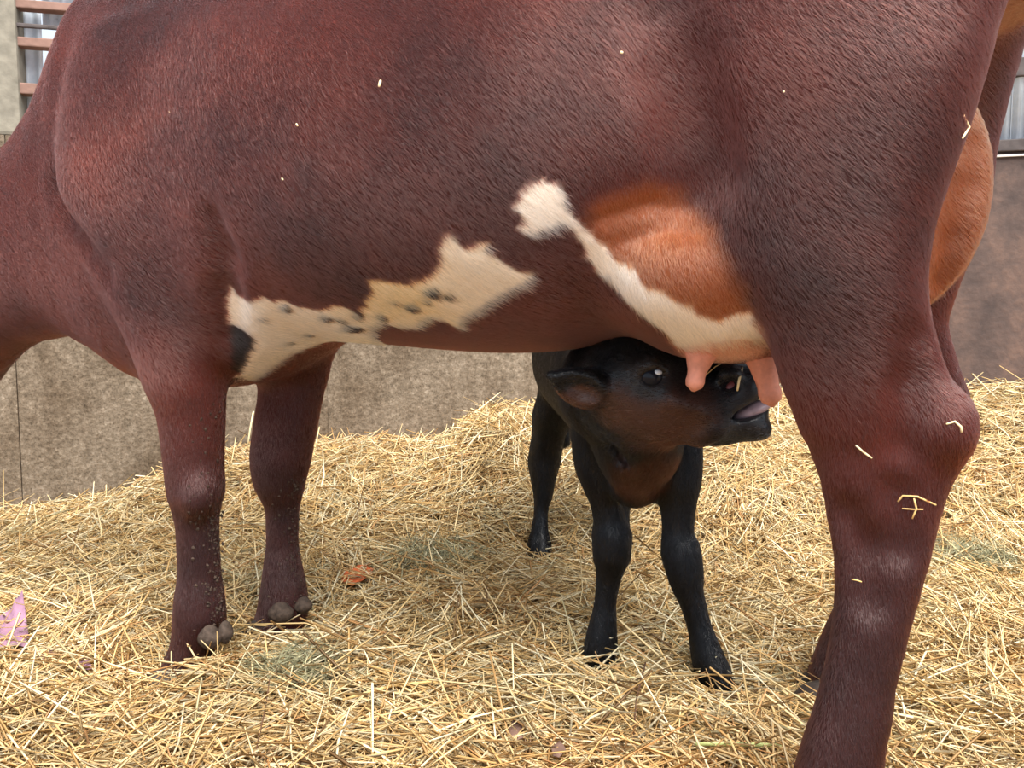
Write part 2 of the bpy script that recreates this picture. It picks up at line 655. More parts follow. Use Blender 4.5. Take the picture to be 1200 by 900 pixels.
RTOP = at(1180, 178, 3.42)[2]
on_right('panel', CORX + 0.005, 2.44, -0.2, RTOP, M_BOARD)
on_right('panel', 2.45, 4.2, -0.2, RTOP, M_BOARD)
on_right('cap_rail', CORX + 0.03, 4.2, RTOP, RTOP + 0.045, M_BEAM, -0.02, 0.10)
on_right('white_lath', CORX + 0.05, 4.2, RTOP - 0.020, RTOP - 0.011, plain('white_lath', srgb(225, 220, 214), 0.5, 0.3, 0.05), -0.012, 0.012, 0.002)
on_right('beam', CORX + 0.05, 4.2, RTOP + 0.29, RTOP + 0.36, M_BEAM, -0.0, 0.05)

# ---- corrugated sheets above both walls
m, nt, b = new_mat('galvanised_sheet')
tc = N_(nt, 'ShaderNodeTexCoord')
n1 = N_(nt, 'ShaderNodeTexNoise', Scale=9.0, Detail=8.0, Roughness=0.7)
nt.links.new(tc.outputs['Object'], n1.inputs['Vector'])
c = ramp(nt, n1.outputs[0], [(0.3, tuple(srgb(120, 126, 132))), (0.42, tuple(srgb(200, 210, 220))), (0.7, tuple(srgb(226, 233, 240)))])
nt.links.new(c, b.inputs['Base Color'])
b.inputs['Roughness'].default_value = 0.45
b.inputs['Metallic'].default_value = 0.0
M_ZINC = m


def corrugated(name, w, h, pitch=0.042, amp=0.007):
    n = int(w / pitch * 10)
    x = np.linspace(-w / 2, w / 2, n)
    y = amp * np.sin(2 * np.pi * x / pitch)
    v = []
    for z in (0, h):
        v += [np.stack([x, y, np.full(n, z)], 1)]
    for z in (0, h):
        v += [np.stack([x, y + 0.002, np.full(n, z)], 1)]
    v = np.concatenate(v)
    i = np.arange(n - 1)
    f = [np.stack([i, i + 1, i + 1 + n, i + n], 1), np.stack([i + 2 * n, i + 3 * n, i + 3 * n + 1, i + 2 * n + 1], 1),
         np.stack([i, i + 2 * n, i + 2 * n + 1, i + 1], 1), np.stack([i + n, i + n + 1, i + 3 * n + 1, i + 3 * n], 1)]
    return np_mesh(name, v, np.concatenate(f))


def sheet_back(x0, x1, z0, z1, off=0.10):
    L = (x1 - x0) / ux[0]
    o = link('corrugated_sheet', corrugated('corrugated_sheet', L, z1 - z0), M_ZINC, wall)
    cx = (x0 + x1) / 2
    o.location = (cx, WL(cx) + off, z0)
    o.rotation_euler = (0, 0, ang)


def sheet_right(x0, x1, z0, z1, off=0.03):
    L = (x1 - x0) / math.cos(ang2)
    o = link('corrugated_sheet', corrugated('corrugated_sheet', L, z1 - z0), M_ZINC, wr)
    cx = (x0 + x1) / 2
    o.location = (cx, WR(cx) + off, z0)
    o.rotation_euler = (0, 0, ang2)


for k in range(4):
    sheet_right(CORX + 0.1 + k * 0.77, CORX + 0.1 + k * 0.77 + 0.80, RTOP + 0.04, RTOP + 1.5)
YL = 3.0
zt = lambda py: at(40, py, YL)[2]
xs = lambda px, py=60: at(px, py, YL + 0.06)[0]
# sheets with gaps where the sky shows
sheet_back(-3.3, xs(-75), WALL_H, 2.45)
sheet_back(xs(-75) + 0.01, xs(17), WALL_H, 2.45)
sheet_back(xs(17) + 0.005, xs(45), WALL_H, 2.45)
sheet_back(xs(46), xs(100), zt(20), 2.45)
for k, (x0, x1) in enumerate([(xs(128), xs(260)), (xs(260) + .01, xs(420)), (xs(420) + .01, xs(600)), (xs(600) + .01, xs(760)), (xs(760) + .01, CORX)]):
    sheet_back(x0, x1, WALL_H, 2.45)


def rail_back(name, z0, z1, mat, x0=-3.3, x1=CORX, off=0.04, thick=0.05):
    L = (x1 - x0) / ux[0]
    o = link(name, box_mesh(name, (L, thick, z1 - z0), 0.004), mat, wall)
    cx = (x0 + x1) / 2
    o.location = (cx, WL(cx) + off, z0)
    o.rotation_euler = (0, 0, ang)


rail_back('timber_rail', zt(54), zt(43), M_RUSTRAIL)
rail_back('timber_rail', zt(110), zt(97), M_RUSTRAIL)
rail_back('timber_rail', zt(9), zt(-1), M_RUSTRAIL)
rail_back('iron_bar', zt(32), zt(27), M_BEAM, off=0.02, thick=0.015)
# post
o = link('trim_1', box_mesh('trim_1', (0.17, 0.12, 1.3), 0.012), M_POST)
tag(o, kind='structure')
pp = at(-13, 80, 2.98)
o.location = (pp[0], 3.02, WALL_H)
o.rotation_euler = (0, 0, ang)

# ================================================================== COW
R0 = np.array([0.55, 1.28, 0.0])
U = np.array([-0.92, 0.39, 0.0]); U /= np.linalg.norm(U)
NN = np.array([-U[1] * -1, U[0] * -1, 0.0])   # to the far side
NN = np.array([U[1], -U[0], 0.0])
B3 = np.stack([U, NN, np.array([0, 0, 1.0])])  # rows: s, n, z axes


def to_cow(P):
    return (np.asarray(P, float) - R0) @ B3.T


def from_cow(P):
    return np.asarray(P, float) @ B3 + R0


def leg_rows(rows, ratio, Yf, basis='cow'):
    """stations of a leg from its left and right edges in the photograph at a known distance"""
    out = []
    for r in rows:
        py, xl, xr = r[:3]
        Y = Yf(py) if callable(Yf) else Yf
        q = ratio(py) if callable(ratio) else ratio
        P = at((xl + xr) / 2, py, Y)
        th = math.atan2(P[0], P[1])
        hw = (xr - xl) / 2000.0 * Y * math.cos(th)
        w = np.array([math.cos(th), -math.sin(th), 0])
        if basis == 'cow':
            a = hw / math.sqrt((U @ w) ** 2 + (q * (NN @ w)) ** 2)
            L = to_cow(P)
        else:
            a = hw / math.sqrt(w[0] ** 2 + (q * w[1]) ** 2)
            L = P
        out.append((L[2], L[0], L[1], a, a * q, a * q))
    return out


FC = Field((-0.62, -0.50, -0.06), (2.62, 0.50, 1.52), 0.0075)
# trunk and neck:      s     n   zc    half  up    down
trunk = [(-0.40, 0.0, 1.28, 0.05, 0.06, 0.06),
         (-0.30, 0.0, 1.27, 0.15, 0.10, 0.11),
         (-0.12, 0.0, 1.22, 0.21, 0.16, 0.13),
         (0.10, 0.0, 1.08, 0.27, 0.30, 0.27),
         (0.30, 0.0, 1.02, 0.305, 0.35, 0.325),
         (0.50, 0.0, 0.98, 0.345, 0.38, 0.345),
         (0.75, 0.0, 0.96, 0.345, 0.39, 0.325),
         (0.95, 0.0, 0.96, 0.315, 0.39, 0.315),
         (1.12, 0.0, 0.97, 0.265, 0.39, 0.405),
         (1.27, 0.0, 0.98, 0.225, 0.39, 0.435),
         (1.42, 0.0, 0.99, 0.20, 0.385, 0.42),
         (1.47, 0.0, 0.960, 0.185, 0.423, 0.390),
         (1.52, 0.0, 0.967, 0.174, 0.408, 0.377),
         (1.56, 0.0, 0.955, 0.163, 0.375, 0.346),
         (1.60, 0.0, 0.932, 0.156, 0.333, 0.308),
         (1.65, 0.0, 0.908, 0.146, 0.287, 0.265),
         (1.70, 0.0, 0.887, 0.138, 0.262, 0.242),
         (1.75, 0.0, 0.864, 0.131, 0.245, 0.226),
         (1.82, 0.0, 0.838, 0.126, 0.230, 0.212),
         (1.90, 0.0, 0.800, 0.121, 0.225, 0.208),
         (1.98, 0.0, 0.759, 0.116, 0.226, 0.209),
         (2.06, 0.0, 0.713, 0.111, 0.226, 0.208),
         (2.15, 0.0, 0.642, 0.100, 0.198, 0.182)]
FC.loft(0, trunk, 0.0, 2.25)
# head, grazing beyond the frame
FC.chain([(2.06, 0, 0.66, 0.13), (2.20, 0, 0.46, 0.11), (2.30, 0, 0.26, 0.075), (2.34, 0, 0.14, 0.072)], 0.05)
FC.ell((2.02, 0.0, 0.80), (0.07, 0.10, 0.06), 0.04)
for sg in (-1, 1):
    FC.ell((2.08, sg * 0.19, 0.74), (0.04, 0.10, 0.035), 0.03)
# udder
uc = to_cow(at(825, 315, 1.24))
FC.ell((uc[0], -0.07, uc[2]), (0.185, 0.205, 0.125), 0.045)
ub = to_cow(at(868, 372, 1.29))
FC.ell((ub[0], -0.04, ub[2] + 0.01), (0.125, 0.17, 0.07), 0.05)
FC.ell((0.02, 0.0, 0.88), (0.16, 0.07, 0.20), 0.05)     # rear udder between the thighs
# flank fold in front of the thigh
# rear: near thigh and leg
NH = [(-160, 812, 1185), (-60, 796, 1178), (0, 786, 1165), (60, 786, 1148), (110, 793, 1136), (160, 806, 1122), (215, 823, 1104), (260, 838, 1090),
      (300, 851, 1083), (350, 876, 1083), (383, 890, 1090), (420, 903, 1101), (460, 915, 1118), (500, 929, 1135), (533, 945, 1130),
      (567, 958, 1113), (600, 964, 1102), (643, 973, 1092), (687, 976, 1080), (733, 973, 1067), (767, 968, 1059), (793, 962, 1052),
      (833, 952, 1047), (867, 940, 1040), (900, 930, 1037), (950, 915, 1035), (1010, 895, 1037)]
q_h = lambda y: float(np.interp(y, [-100, 100, 250, 350, 450, 530, 620, 720, 850], [0.55, 0.58, 0.62, 0.62, 0.5, 0.45, 0.58, 0.75, 0.85]))
Y_h = lambda y: float(np.interp(y, [-150, 100, 350, 600, 1000], [1.14, 1.10, 1.09, 1.09, 1.08]))
FC.loft(2, leg_rows(NH, q_h, Y_h), 0.035, 2.2)
# rear: far thigh and leg
FH = [(-100, 930, 1240), (0, 960, 1203), (60, 970, 1192), (120, 970, 1176), (190, 970, 1161), (240, 965, 1155), (290, 955, 1139), (340, 950, 1119),
      (375, 955, 1109), (420, 965, 1119), (460, 975, 1134), (490, 985, 1143), (515, 995, 1138), (550, 1005, 1118), (600, 1005, 1095), (680, 990, 1075),
      (740, 965, 1060), (790, 945, 1045), (815, 938, 1040), (835, 930, 1030)]
Y_f = lambda y: float(np.interp(y, [-100, 200, 400, 800], [1.40, 1.43, 1.46, 1.54]))
FC.loft(2, leg_rows(FH, q_h, Y_f), 0.05, 2.2)
# shoulders and front legs
NF = [(40, 118, 240), (100, 92, 245), (160, 76, 238), (220, 72, 236), (260, 84, 240), (300, 103, 246), (357, 133, 255), (400, 150, 260), (447, 167, 264),
      (493, 185, 264), (547, 192, 263), (575, 195, 264), (600, 202, 258), (620, 206, 257), (667, 208, 259), (700, 204, 264), (725, 202, 266),
      (753, 199, 260), (775, 190, 252), (800, 180, 246), (815, 176, 246)]
q_f = lambda y: float(np.interp(y, [40, 250, 350, 450, 560, 700], [0.42, 0.5, 0.62, 0.75, 0.85, 0.95]))
Y_nf = lambda y: float(np.interp(y, [0, 250, 450, 800], [1.68, 1.62, 1.63, 1.64]))
FC.loft(2, leg_rows(NF, q_f, Y_nf), 0.045, 2.15)
FF = [(250, 300, 410), (330, 303, 402), (400, 303, 392), (440, 303, 385), (467, 302, 378), (500, 297, 372), (533, 293, 366), (567, 297, 358), (600, 311, 351),
      (633, 312, 350), (660, 309, 354), (683, 306, 359), (713, 301, 362), (735, 293, 358), (755, 287, 352), (772, 284, 350)]
FC.loft(2, leg_rows(FF, q_f, lambda y: 1.85), 0.04, 2.1)
# brisket and dewlap
FC.chain([(1.50, 0, 0.74, 0.09), (1.36, -0.02, 0.60, 0.07)], 0.06)
# tail
FC.chain([(-0.37, 0.02, 1.31, 0.045), (-0.47, 0.02, 1.20, 0.032), (-0.49, 0.02, 0.9, 0.024), (-0.48, 0.02, 0.62, 0.03), (-0.47, 0.02, 0.45, 0.012)], 0.03)
# folds and hollows: behind the elbow, between neck and shoulder, along the hind leg
S_ = lambda px, py, dz=0.0: to_cow(FC.hit(px, py, to_cow) + np.array([0, dz, 0]))


def groove(pts, r, out, k):
    """shallow fold: pts in the photograph, cut r wide from a line lying `out` in front of the skin"""
    Q_ = [S_(x, y, -out) for x, y in pts]
    for a_, b_ in zip(Q_[:-1], Q_[1:]):
        FC.cone(a_, b_, r, r, k, True)


groove([(246, 262), (257, 300), (262, 350), (268, 395)], 0.018, 0.006, 0.045)
groove([(64, 220), (74, 250), (92, 285), (120, 320)], 0.018, 0.008, 0.04)
groove([(768, 20), (785, 90), (800, 150), (820, 205)], 0.035, 0.026, 0.05)
groove([(1070, 400), (1062, 450), (1055, 520)], 0.020, 0.015, 0.03)
groove([(985, 600), (1010, 640), (1015, 700)], 0.016, 0.012, 0.03)
groove([(1045, 575), (1050, 640)], 0.016, 0.011, 0.03)
groove([(1141, 165), (1141, 215), (1127, 280), (1107, 335)], 0.012, 0.008, 0.015)
groove([(1122, 215), (1112, 280), (1097, 335)], 0.012, 0.009, 0.02)
groove([(700, 258), (760, 240), (800, 244)], 0.010, 0.007, 0.012)
groove([(720, 285), (780, 262), (812, 268)], 0.008, 0.006, 0.010)
for px, py, r in [(232, 575, 0.022), (1118, 498, 0.03), (228, 590, 0.02)]:
    p_ = S_(px, py, 0.014)
    FC.ell(p_, (r, r, r * 1.3), 0.03)
COW_V, COW_Q = FC.surface(3)
COW_N = vnormals(COW_V, COW_Q)
print('cow verts', len(COW_V))

AXZ = 0.95
PHK = 0.33                                    # metres per radian round the barrel


def barrel(P):
    """coat coordinates: along the body, and round it (0 on the near flank, negative towards the belly)"""
    return np.stack([P[:, 0], np.arctan2(P[:, 2] - AXZ, -P[:, 1]) * PHK], 1)


CREAM_PX = [(268, 333), (280, 345), (296, 352), (305, 345), (318, 352), (330, 350), (345, 358), (368, 362), (385, 358), (400, 360), (418, 368), (428, 355), (430, 328),
            (440, 326), (455, 330), (468, 332), (490, 330), (507, 322), (512, 310), (520, 300), (515, 288), (523, 272), (535, 280), (548, 292), (560, 285), (575, 282),
            (572, 296), (585, 306), (600, 316), (612, 320), (630, 321), (618, 328), (600, 336), (580, 348), (570, 358), (555, 366), (538, 372), (535, 385), (522, 376),
            (510, 370), (500, 372), (490, 378), (478, 382), (462, 380), (445, 378), (430, 380), (432, 392), (442, 402), (430, 403), (400, 400), (380, 399), (345, 412),
            (310, 436), (290, 446), (278, 440), (285, 425), (288, 415), (298, 405), (292, 392), (282, 384), (268, 378), (266, 360)]
WHITE_PX = [(640, 210), (652, 218), (664, 232), (668, 248), (680, 262), (694, 276), (706, 290), (727, 308), (752, 327), (775, 342), (797, 357), (820, 369), (842, 373),
            (864, 369), (880, 363), (886, 385), (884, 396), (865, 399), (845, 402), (825, 402), (805, 406), (795, 403), (782, 392), (765, 378), (745, 360), (725, 342),
            (708, 322), (692, 305), (682, 292), (676, 278), (668, 266), (655, 262), (640, 268), (622, 277), (610, 268), (618, 255), (602, 240), (615, 226), (628, 215)]
TAN_PX = [(690, 262), (698, 243), (730, 224), (760, 213), (790, 222), (820, 248), (845, 290), (862, 330), (876, 365), (876, 374), (840, 382), (790, 367), (745, 337), (700, 297)]
PINK_PX = [(792, 402), (825, 396), (850, 396), (872, 390), (886, 380), (890, 405), (886, 420), (850, 424), (800, 420)]
BLACK_PX = [(266, 378), (282, 384), (292, 392), (298, 405), (288, 415), (285, 425), (278, 440), (272, 448), (268, 420)]
SPOT_PX = [(334, 361, 5, 4), (380, 372, 6, 4), (306, 374, 3, 3), (399, 375, 4, 3), (411, 384, 11, 4), (445, 371, 5, 4), (482, 360, 6, 4), (506, 343, 9, 5), (526, 348, 5, 3),
           (462, 354, 4, 2), (499, 353, 4, 2), (359, 392, 5, 2), (336, 403, 5, 2), (418, 369, 4, 5)]


def on_coat(poly, step=10):
    out = []
    for (x0, y0), (x1, y1) in zip(poly, poly[1:] + poly[:1]):
        k = max(1, int(math.hypot(x1 - x0, y1 - y0) / step))
        for i in range(k):
            out.append(to_cow(FC.hit(x0 + (x1 - x0) * i / k, y0 + (y1 - y0) * i / k, to_cow)))
    return barrel(np.array(out))


def spot(x, y, a, b):
    return [(x + a * math.cos(t + 0.3) * (1 + 0.2 * math.sin(3 * t)), y + b * math.sin(t + 0.3)) for t in np.linspace(0, 2 * math.pi, 9)[:-1]]


PATCHES = {'cream': [on_coat(CREAM_PX)], 'white': [on_coat(WHITE_PX)], 'tan': [on_coat(TAN_PX)], 'pinkskin': [on_coat(PINK_PX)], 'black': [on_coat(BLACK_PX)],
           'spots': [on_coat(spot(q[0], q[1], q[2] * 1.25, q[3] * 1.3), 30) for q in SPOT_PX]}

RED = srgb(80, 33, 25)
DARK = srgb(42, 19, 17)
BLACKISH = srgb(20, 12, 12)
CREAM = srgb(208, 176, 128)
WHITE = srgb(230, 212, 194)
TAN = srgb(136, 74, 44)
PINK = srgb(200, 130, 106)


def cow_color(P, wob=1.0):
    """coat colour at points in cow coordinates"""
    n = len(P)
    f = fbm(P * 4, 3, 11)
    g = fbm(P * 23, 2, 21)
    c = DARK + (RED - DARK) * np.clip(0.5 + 0.7 * f + 0.25 * g, 0, 1)[:, None]
    # legs go darker towards the foot
    low = sstep(0.58, 0.25, P[:, 2])
    c = c + (srgb(34, 16, 15) * (1 + 0.4 * g[:, None]) - c) * (0.75 * low[:, None])
    bq = barrel(P)
    j = np.stack([fbm(P * 38, 2, 31), fbm(P * 38, 2, 41)], 1) * 0.010 + np.stack([fbm(P * 120, 1, 51), fbm(P * 120, 1, 61)], 1) * 0.006
    near = (P[:, 1] < 0.15) & ((P[:, 0] < 1.12) | (P[:, 1] > -0.1)) & (P[:, 0] > -0.02)

    def lay(c, key, col, soft=0.004, wob=wob):
        if key not in PATCHES: return c
        for poly in PATCHES[key]:
            d = poly_dist(bq + j * wob, poly)
            w = sstep(soft, -soft, d) * near
            c = c + (col - c) * w[:, None]
        return c
    c = lay(c, 'tan', TAN * (1 + 0.12 * f[:, None]), 0.02)
    c = lay(c, 'pinkskin', PINK, 0.02)
    c = lay(c, 'black', BLACKISH, 0.006)
    cr = CREAM + (WHITE - CREAM) * np.clip(0.5 + 1.2 * f, 0, 1)[:, None]
    c = lay(c, 'cream', cr)
    c = lay(c, 'white', WHITE)
    c = lay(c, 'spots', DARK * 0.35, 0.003, 0.35)
    # paler tan inside of the hind legs and behind the udder
    ins = sstep(0.14, 0.06, np.abs(P[:, 1])) * sstep(0.12, -0.02, P[:, 0]) * sstep(0.56, 0.66, P[:, 2]) * sstep(1.25, 1.0, P[:, 2]) * (P[:, 0] > -0.33)
    c = c + (TAN * 0.85 - c) * ins[:, None]
    return np.clip(c, 0.004, 1)


cow_me = np_mesh('cow', from_cow(COW_V), COW_Q)
col_attr(cow_me, 'coat', cow_color(COW_V))
cow = link('cow', cow_me, M_HIDE)
tag(cow, 'large red-brown cow with cream belly patches and tan udder, standing over the black calf', 'cow')

# ---- cow: teats, hooves, dewclaws
def blob(name, c, r, mat, parent, R=None, sub=3, taper=None):
    import bmesh
    bm = bmesh.new()
    bmesh.ops.create_icosphere(bm, subdivisions=sub, radius=1)
    for v in bm.verts:
        q = np.array(v.co)
        if taper: q = taper(q)
        q = q * np.array(r)
        if R is not None: q = R @ q
        v.co = Vector(q)
    for f in bm.faces: f.smooth = True
    me = bpy.data.meshes.new(name)
    bm.to_mesh(me)
    bm.free()
    o = link(name, me, mat, parent)
    o.location = tuple(c)
    return o


def lathe_path(name, pts, mat, parent=None, seg=14, squash=1.0):
    """round tube through points (x,y,z,r) with closed ends"""
    P = np.array([p[:3] for p in pts], float)
    r = np.array([p[3] for p in pts], float)
    o0 = P[0].copy()
    P = P - o0
    n = len(P)
    T = np.gradient(P, axis=0)
    T /= np.linalg.norm(T, axis=1)[:, None]
    ref = np.array([0.31, 0.9, 0.2])
    V, F = [], []
    for i in range(n):
        a = np.cross(T[i], ref); a /= np.linalg.norm(a)
        b = np.cross(T[i], a)
        for k in range(seg):
            t = 2 * math.pi * k / seg
            V.append(P[i] + r[i] * (math.cos(t) * a + squash * math.sin(t) * b))
    for i in range(n - 1):
        for k in range(seg):
            k2 = (k + 1) % seg
            F.append((i * seg + k, (i + 1) * seg + k, (i + 1) * seg + k2, i * seg + k2))
    me = bpy.data.meshes.new(name)
    me.from_pydata([tuple(v) for v in V], [], F + [tuple(range(seg))] + [tuple(range((n - 1) * seg, n * seg))[::-1]])
    for p in me.polygons: p.use_smooth = True
    me.update()
    o = link(name, me, mat, parent)
    o.location = tuple(o0)
    return o


def teat(px0, py0, px1, py1, Y, w0, w1):
    a, b_ = at(px0, py0, Y), at(px1, py1, Y - 0.005)
    pts = []
    for t in np.linspace(0, 1, 12):
        w = w0 + (w1 - w0) * min(1, t * 1.55) ** 0.85
        if t > 0.86: w *= math.sqrt(max(0.02, 1 - ((t - 0.86) / 0.14) ** 2))
        w *= 1 + 0.04 * math.sin(t * 40)
        pts.append((*(a + (b_ - a) * t), w))
    return lathe_path('teat', pts, M_TEAT, cow, 16)


teat(826, 392, 812, 459, 1.235, 0.038, 0.0135)
teat(885, 388, 906, 477, 1.26, 0.035, 0.0165)
teat(850, 395, 850, 440, 1.42, 0.033, 0.014)
teat(915, 395, 925, 455, 1.44, 0.033, 0.014)


def claw_mesh(L, W, H):
    st = [(-0.45, 0.75, 0.55), (-0.25, 0.98, 0.75), (0.0, 1.0, 1.0), (0.25, 0.9, 0.82), (0.42, 0.62, 0.5), (0.5, 0.25, 0.25)]
    V, F, k = [], [], 10
    for (x, w, h) in st:
        for j in range(k):
            t = 2 * math.pi * j / k
            yy, zz = math.cos(t), math.sin(t)
            z = (zz * 0.5 + 0.5) * h * H if zz > -0.5 else 0.0
            V.append((x * L, yy * 0.5 * w * W * (1.0 if zz < 0.3 else 0.9), z))
    for i in range(len(st) - 1):
        for j in range(k):
            F.append((i * k + j, i * k + (j + 1) % k, (i + 1) * k + (j + 1) % k, (i + 1) * k + j))
    F.append(tuple(range(k))[::-1])
    F.append(tuple(range((len(st) - 1) * k, len(st) * k)))
    me = bpy.data.meshes.new('hoof')
    me.from_pydata(V, [], F)
    for p in me.polygons: p.use_smooth = True
    return me


def claws(px, py, Y, parent, L, W, H, yaw, mat, spread=0.5):
    """a cloven hoof: two claws side by side"""
    me = claw_mesh(L, W, H)
    c = at(px, py, Y)
    c[2] = float(ground(c[0], c[1])) - 0.015
    for sg in (-1, 1):
        o = link('hoof', me, mat, parent)
        d = np.array([-math.sin(yaw), math.cos(yaw)]) * sg * W * spread
        o.location = (c[0] + d[0], c[1] + d[1], c[2])
        o.rotation_euler = (0, 0, yaw - sg * 0.06)


def claw_taper(q):
    z = q[2]
    w = 1.0 if z > -0.2 else 1.0 - 0.45 * (-0.2 - z) ** 1.2
    return np.array([q[0] * w * (1.05 if z < 0.3 else 0.9), q[1] * w, z * (1.0 if z > 0 else 0.9)])


COW_YAW = math.atan2(U[1], U[0])
claws(205, 805, 1.63, cow, 0.135, 0.062, 0.085, COW_YAW, M_HOOF)
claws(310, 765, 1.85, cow, 0.135, 0.062, 0.085, COW_YAW + 0.1, M_HOOF)
claws(962, 1010, 1.09, cow, 0.14, 0.062, 0.09, COW_YAW, M_HOOF)
claws(965, 830, 1.52, cow, 0.14, 0.062, 0.09, COW_YAW, M_HOOF)
for (px, py, Y, rx, rz) in [(249, 751, 1.565, 14, 15), (267, 745, 1.585, 9, 14), (332, 722, 1.775, 15, 13), (358, 713, 1.81, 11, 10)]:
    k = Y / 1000
    blob('dewclaw', at(px - 3, py - 3, Y + 0.012), (rx * k, 12 * k, rz * k * 1.1), M_HORN, cow, taper=claw_taper)
for (px, py, Y) in [(1046, 935, 1.04), (1048, 928, 1.12), (1042, 775, 1.5), (1044, 770, 1.58)]:
    k = Y / 1000
    blob('dewclaw', at(px - 4, py, Y), (11 * k, 10 * k, 13 * k), M_HORN, cow, taper=claw_taper)

# ---- cow: coat of short lying hair
n_h = 950000
wgt = np.where(COW_N[:, 1] < 0.35, 1.0, 0.22) * np.where(COW_V[:, 0] > 1.95, 0.3, 1.0)
HP, HN = sample_surface(COW_V, COW_Q, COW_N, wgt, n_h)
hc_ = cow_color(HP)
lum = hc_.mean(1)
leg = sstep(0.66, 0.5, HP[:, 2])
d = np.zeros_like(HP)
swirl = fbm(HP * 3.0, 2, 77)
d[:, 0] = (-0.75 + 0.5 * swirl) * (1 - leg) - 0.1
d[:, 2] = -0.75 - 0.3 * leg
ud = sstep(0.45, 0.3, HP[:, 0]) * sstep(0.0, -0.05, HP[:, 1] - 0.1) * sstep(0.95, 0.85, HP[:, 2]) * sstep(0.05, 0.15, HP[:, 0])
d[:, 0] += 0.5 * ud
d += rng.normal(0, 0.12, d.shape)
d -= HN * (d * HN).sum(1)[:, None]
d /= np.linalg.norm(d, axis=1)[:, None] + 1e-9
pale = sstep(0.25, 0.5, lum)
ln = (0.012 + 0.011 * pale - 0.003 * leg) * (0.7 + 0.6 * rng.random(n_h))
rad = 0.00026 * (0.7 + 0.6 * rng.random(n_h))
hc_ = hc_ * (0.8 + 0.45 * rng.random((n_h, 1)))
make_hair('coat', from_cow(HP), d @ B3, HN @ B3, ln, rad, np.clip(hc_, 0, 1), M_HAIR, cow, lift=0.29, segs=4, curl=0.2)

# ================================================================== CALF
FK = Field((-0.10, 1.22, -0.04), (0.62, 2.75, 0.84), 0.0045)


def K(px, py, Y, r): return (*at(px, py, Y), r)


trunk = [(1.54, 0.245, 0.50, 0.05, 0.07, 0.07), (1.62, 0.25, 0.50, 0.10, 0.16, 0.12), (1.75, 0.255, 0.52, 0.13, 0.19, 0.145), (1.95, 0.24, 0.55, 0.15, 0.18, 0.15),
         (2.2, 0.21, 0.56, 0.145, 0.18, 0.14), (2.4, 0.185, 0.57, 0.125, 0.18, 0.12), (2.53, 0.175, 0.59, 0.07, 0.12, 0.08)]
FK.loft(1, trunk, 0.0, 2.2)
CL = [(430, 668, 738), (470, 666, 730), (500, 668, 722), (547, 674, 721), (573, 684, 725), (592, 692, 729), (605, 695, 732), (627, 694, 740), (650, 695, 739), (665, 698, 733),
      (680, 699, 727), (705, 697, 722), (723, 693, 722), (745, 687, 723), (760, 684, 724), (782, 682, 725)]
CR = [(440, 775, 815), (490, 774, 815), (515, 769, 822), (540, 767, 823), (560, 767, 822), (590, 773, 816), (620, 776, 813), (637, 775, 819), (650, 775, 822), (670, 780, 824),
      (687, 786, 824), (710, 797, 828), (727, 803, 832), (745, 807, 839), (763, 809, 847), (782, 812, 856), (800, 815, 862), (812, 820, 865)]
CH = [(400, 633, 720), (430, 633, 712), (460, 630, 700), (487, 624, 678), (513, 623, 662), (540, 619, 657), (555, 621, 653), (577, 625, 648), (600, 626, 642), (620, 623, 642),
      (633, 619, 645), (650, 616, 648)]
cq = lambda y: 0.95
FK.loft(2, leg_rows(CL, 1.0, lambda y: 1.66, 'w'), 0.03)
FK.loft(2, leg_rows(CR, 1.0, lambda y: float(np.interp(y, [450, 650, 812], [1.62, 1.60, 1.57])), 'w'), 0.03)
FK.loft(2, leg_rows(CH, 1.25, lambda y: float(np.interp(y, [400, 540, 600, 650], [2.40, 2.50, 2.47, 2.44])), 'w'), 0.035)
FK.loft(2, leg_rows([(p, a + 96, b_ + 96) for p, a, b_ in CH], 1.25, lambda y: float(np.interp(y, [400, 540, 600, 650], [2.36, 2.44, 2.42, 2.40])), 'w'), 0.035)
# tail
FK.chain([(0.175, 2.55, 0.68, 0.025), (0.165, 2.62, 0.60, 0.018), (0.16, 2.62, 0.40, 0.016), (0.16, 2.61, 0.30, 0.02)], 0.02)
# neck
FK.chain([(0.25, 1.78, 0.62, 0.12), K(722, 455, 1.55, 0.092), K(742, 452, 1.46, 0.078)], 0.05)
FK.chain([K(744, 566, 1.60, 0.045), K(748, 525, 1.53, 0.066), K(752, 480, 1.46, 0.07)], 0.04)
# head, turned to its left
ha = math.radians(16)
e1 = np.array([math.cos(ha), -0.06, -math.sin(ha)]); e1 /= np.linalg.norm(e1)
e3 = np.array([0, 1, 0]) - e1 * e1[1]; e3 /= np.linalg.norm(e3)
e2 = np.cross(e3, e1) * -1
HR = np.stack([e1, e3, e2], 1)                # columns: along, across, up
if HR[2, 2] < 0: HR[:, 2] *= -1
H3 = lambda px, py, Y, r, k=0.03, sub=False, R=HR: FK.ell(at(px, py, Y), r, k, R, sub)
H3(758, 450, 1.44, (0.090, 0.072, 0.080), 0.04)
H3(742, 432, 1.45, (0.055, 0.066, 0.056), 0.03)
H3(812, 468, 1.42, (0.105, 0.056, 0.074), 0.03)
H3(780, 482, 1.385, (0.060, 0.02, 0.045), 0.03)
H3(858, 472, 1.405, (0.060, 0.050, 0.058), 0.03)
H3(874, 452, 1.40, (0.036, 0.044, 0.030), 0.02)
H3(876, 498, 1.40, (0.040, 0.036, 0.024), 0.012)
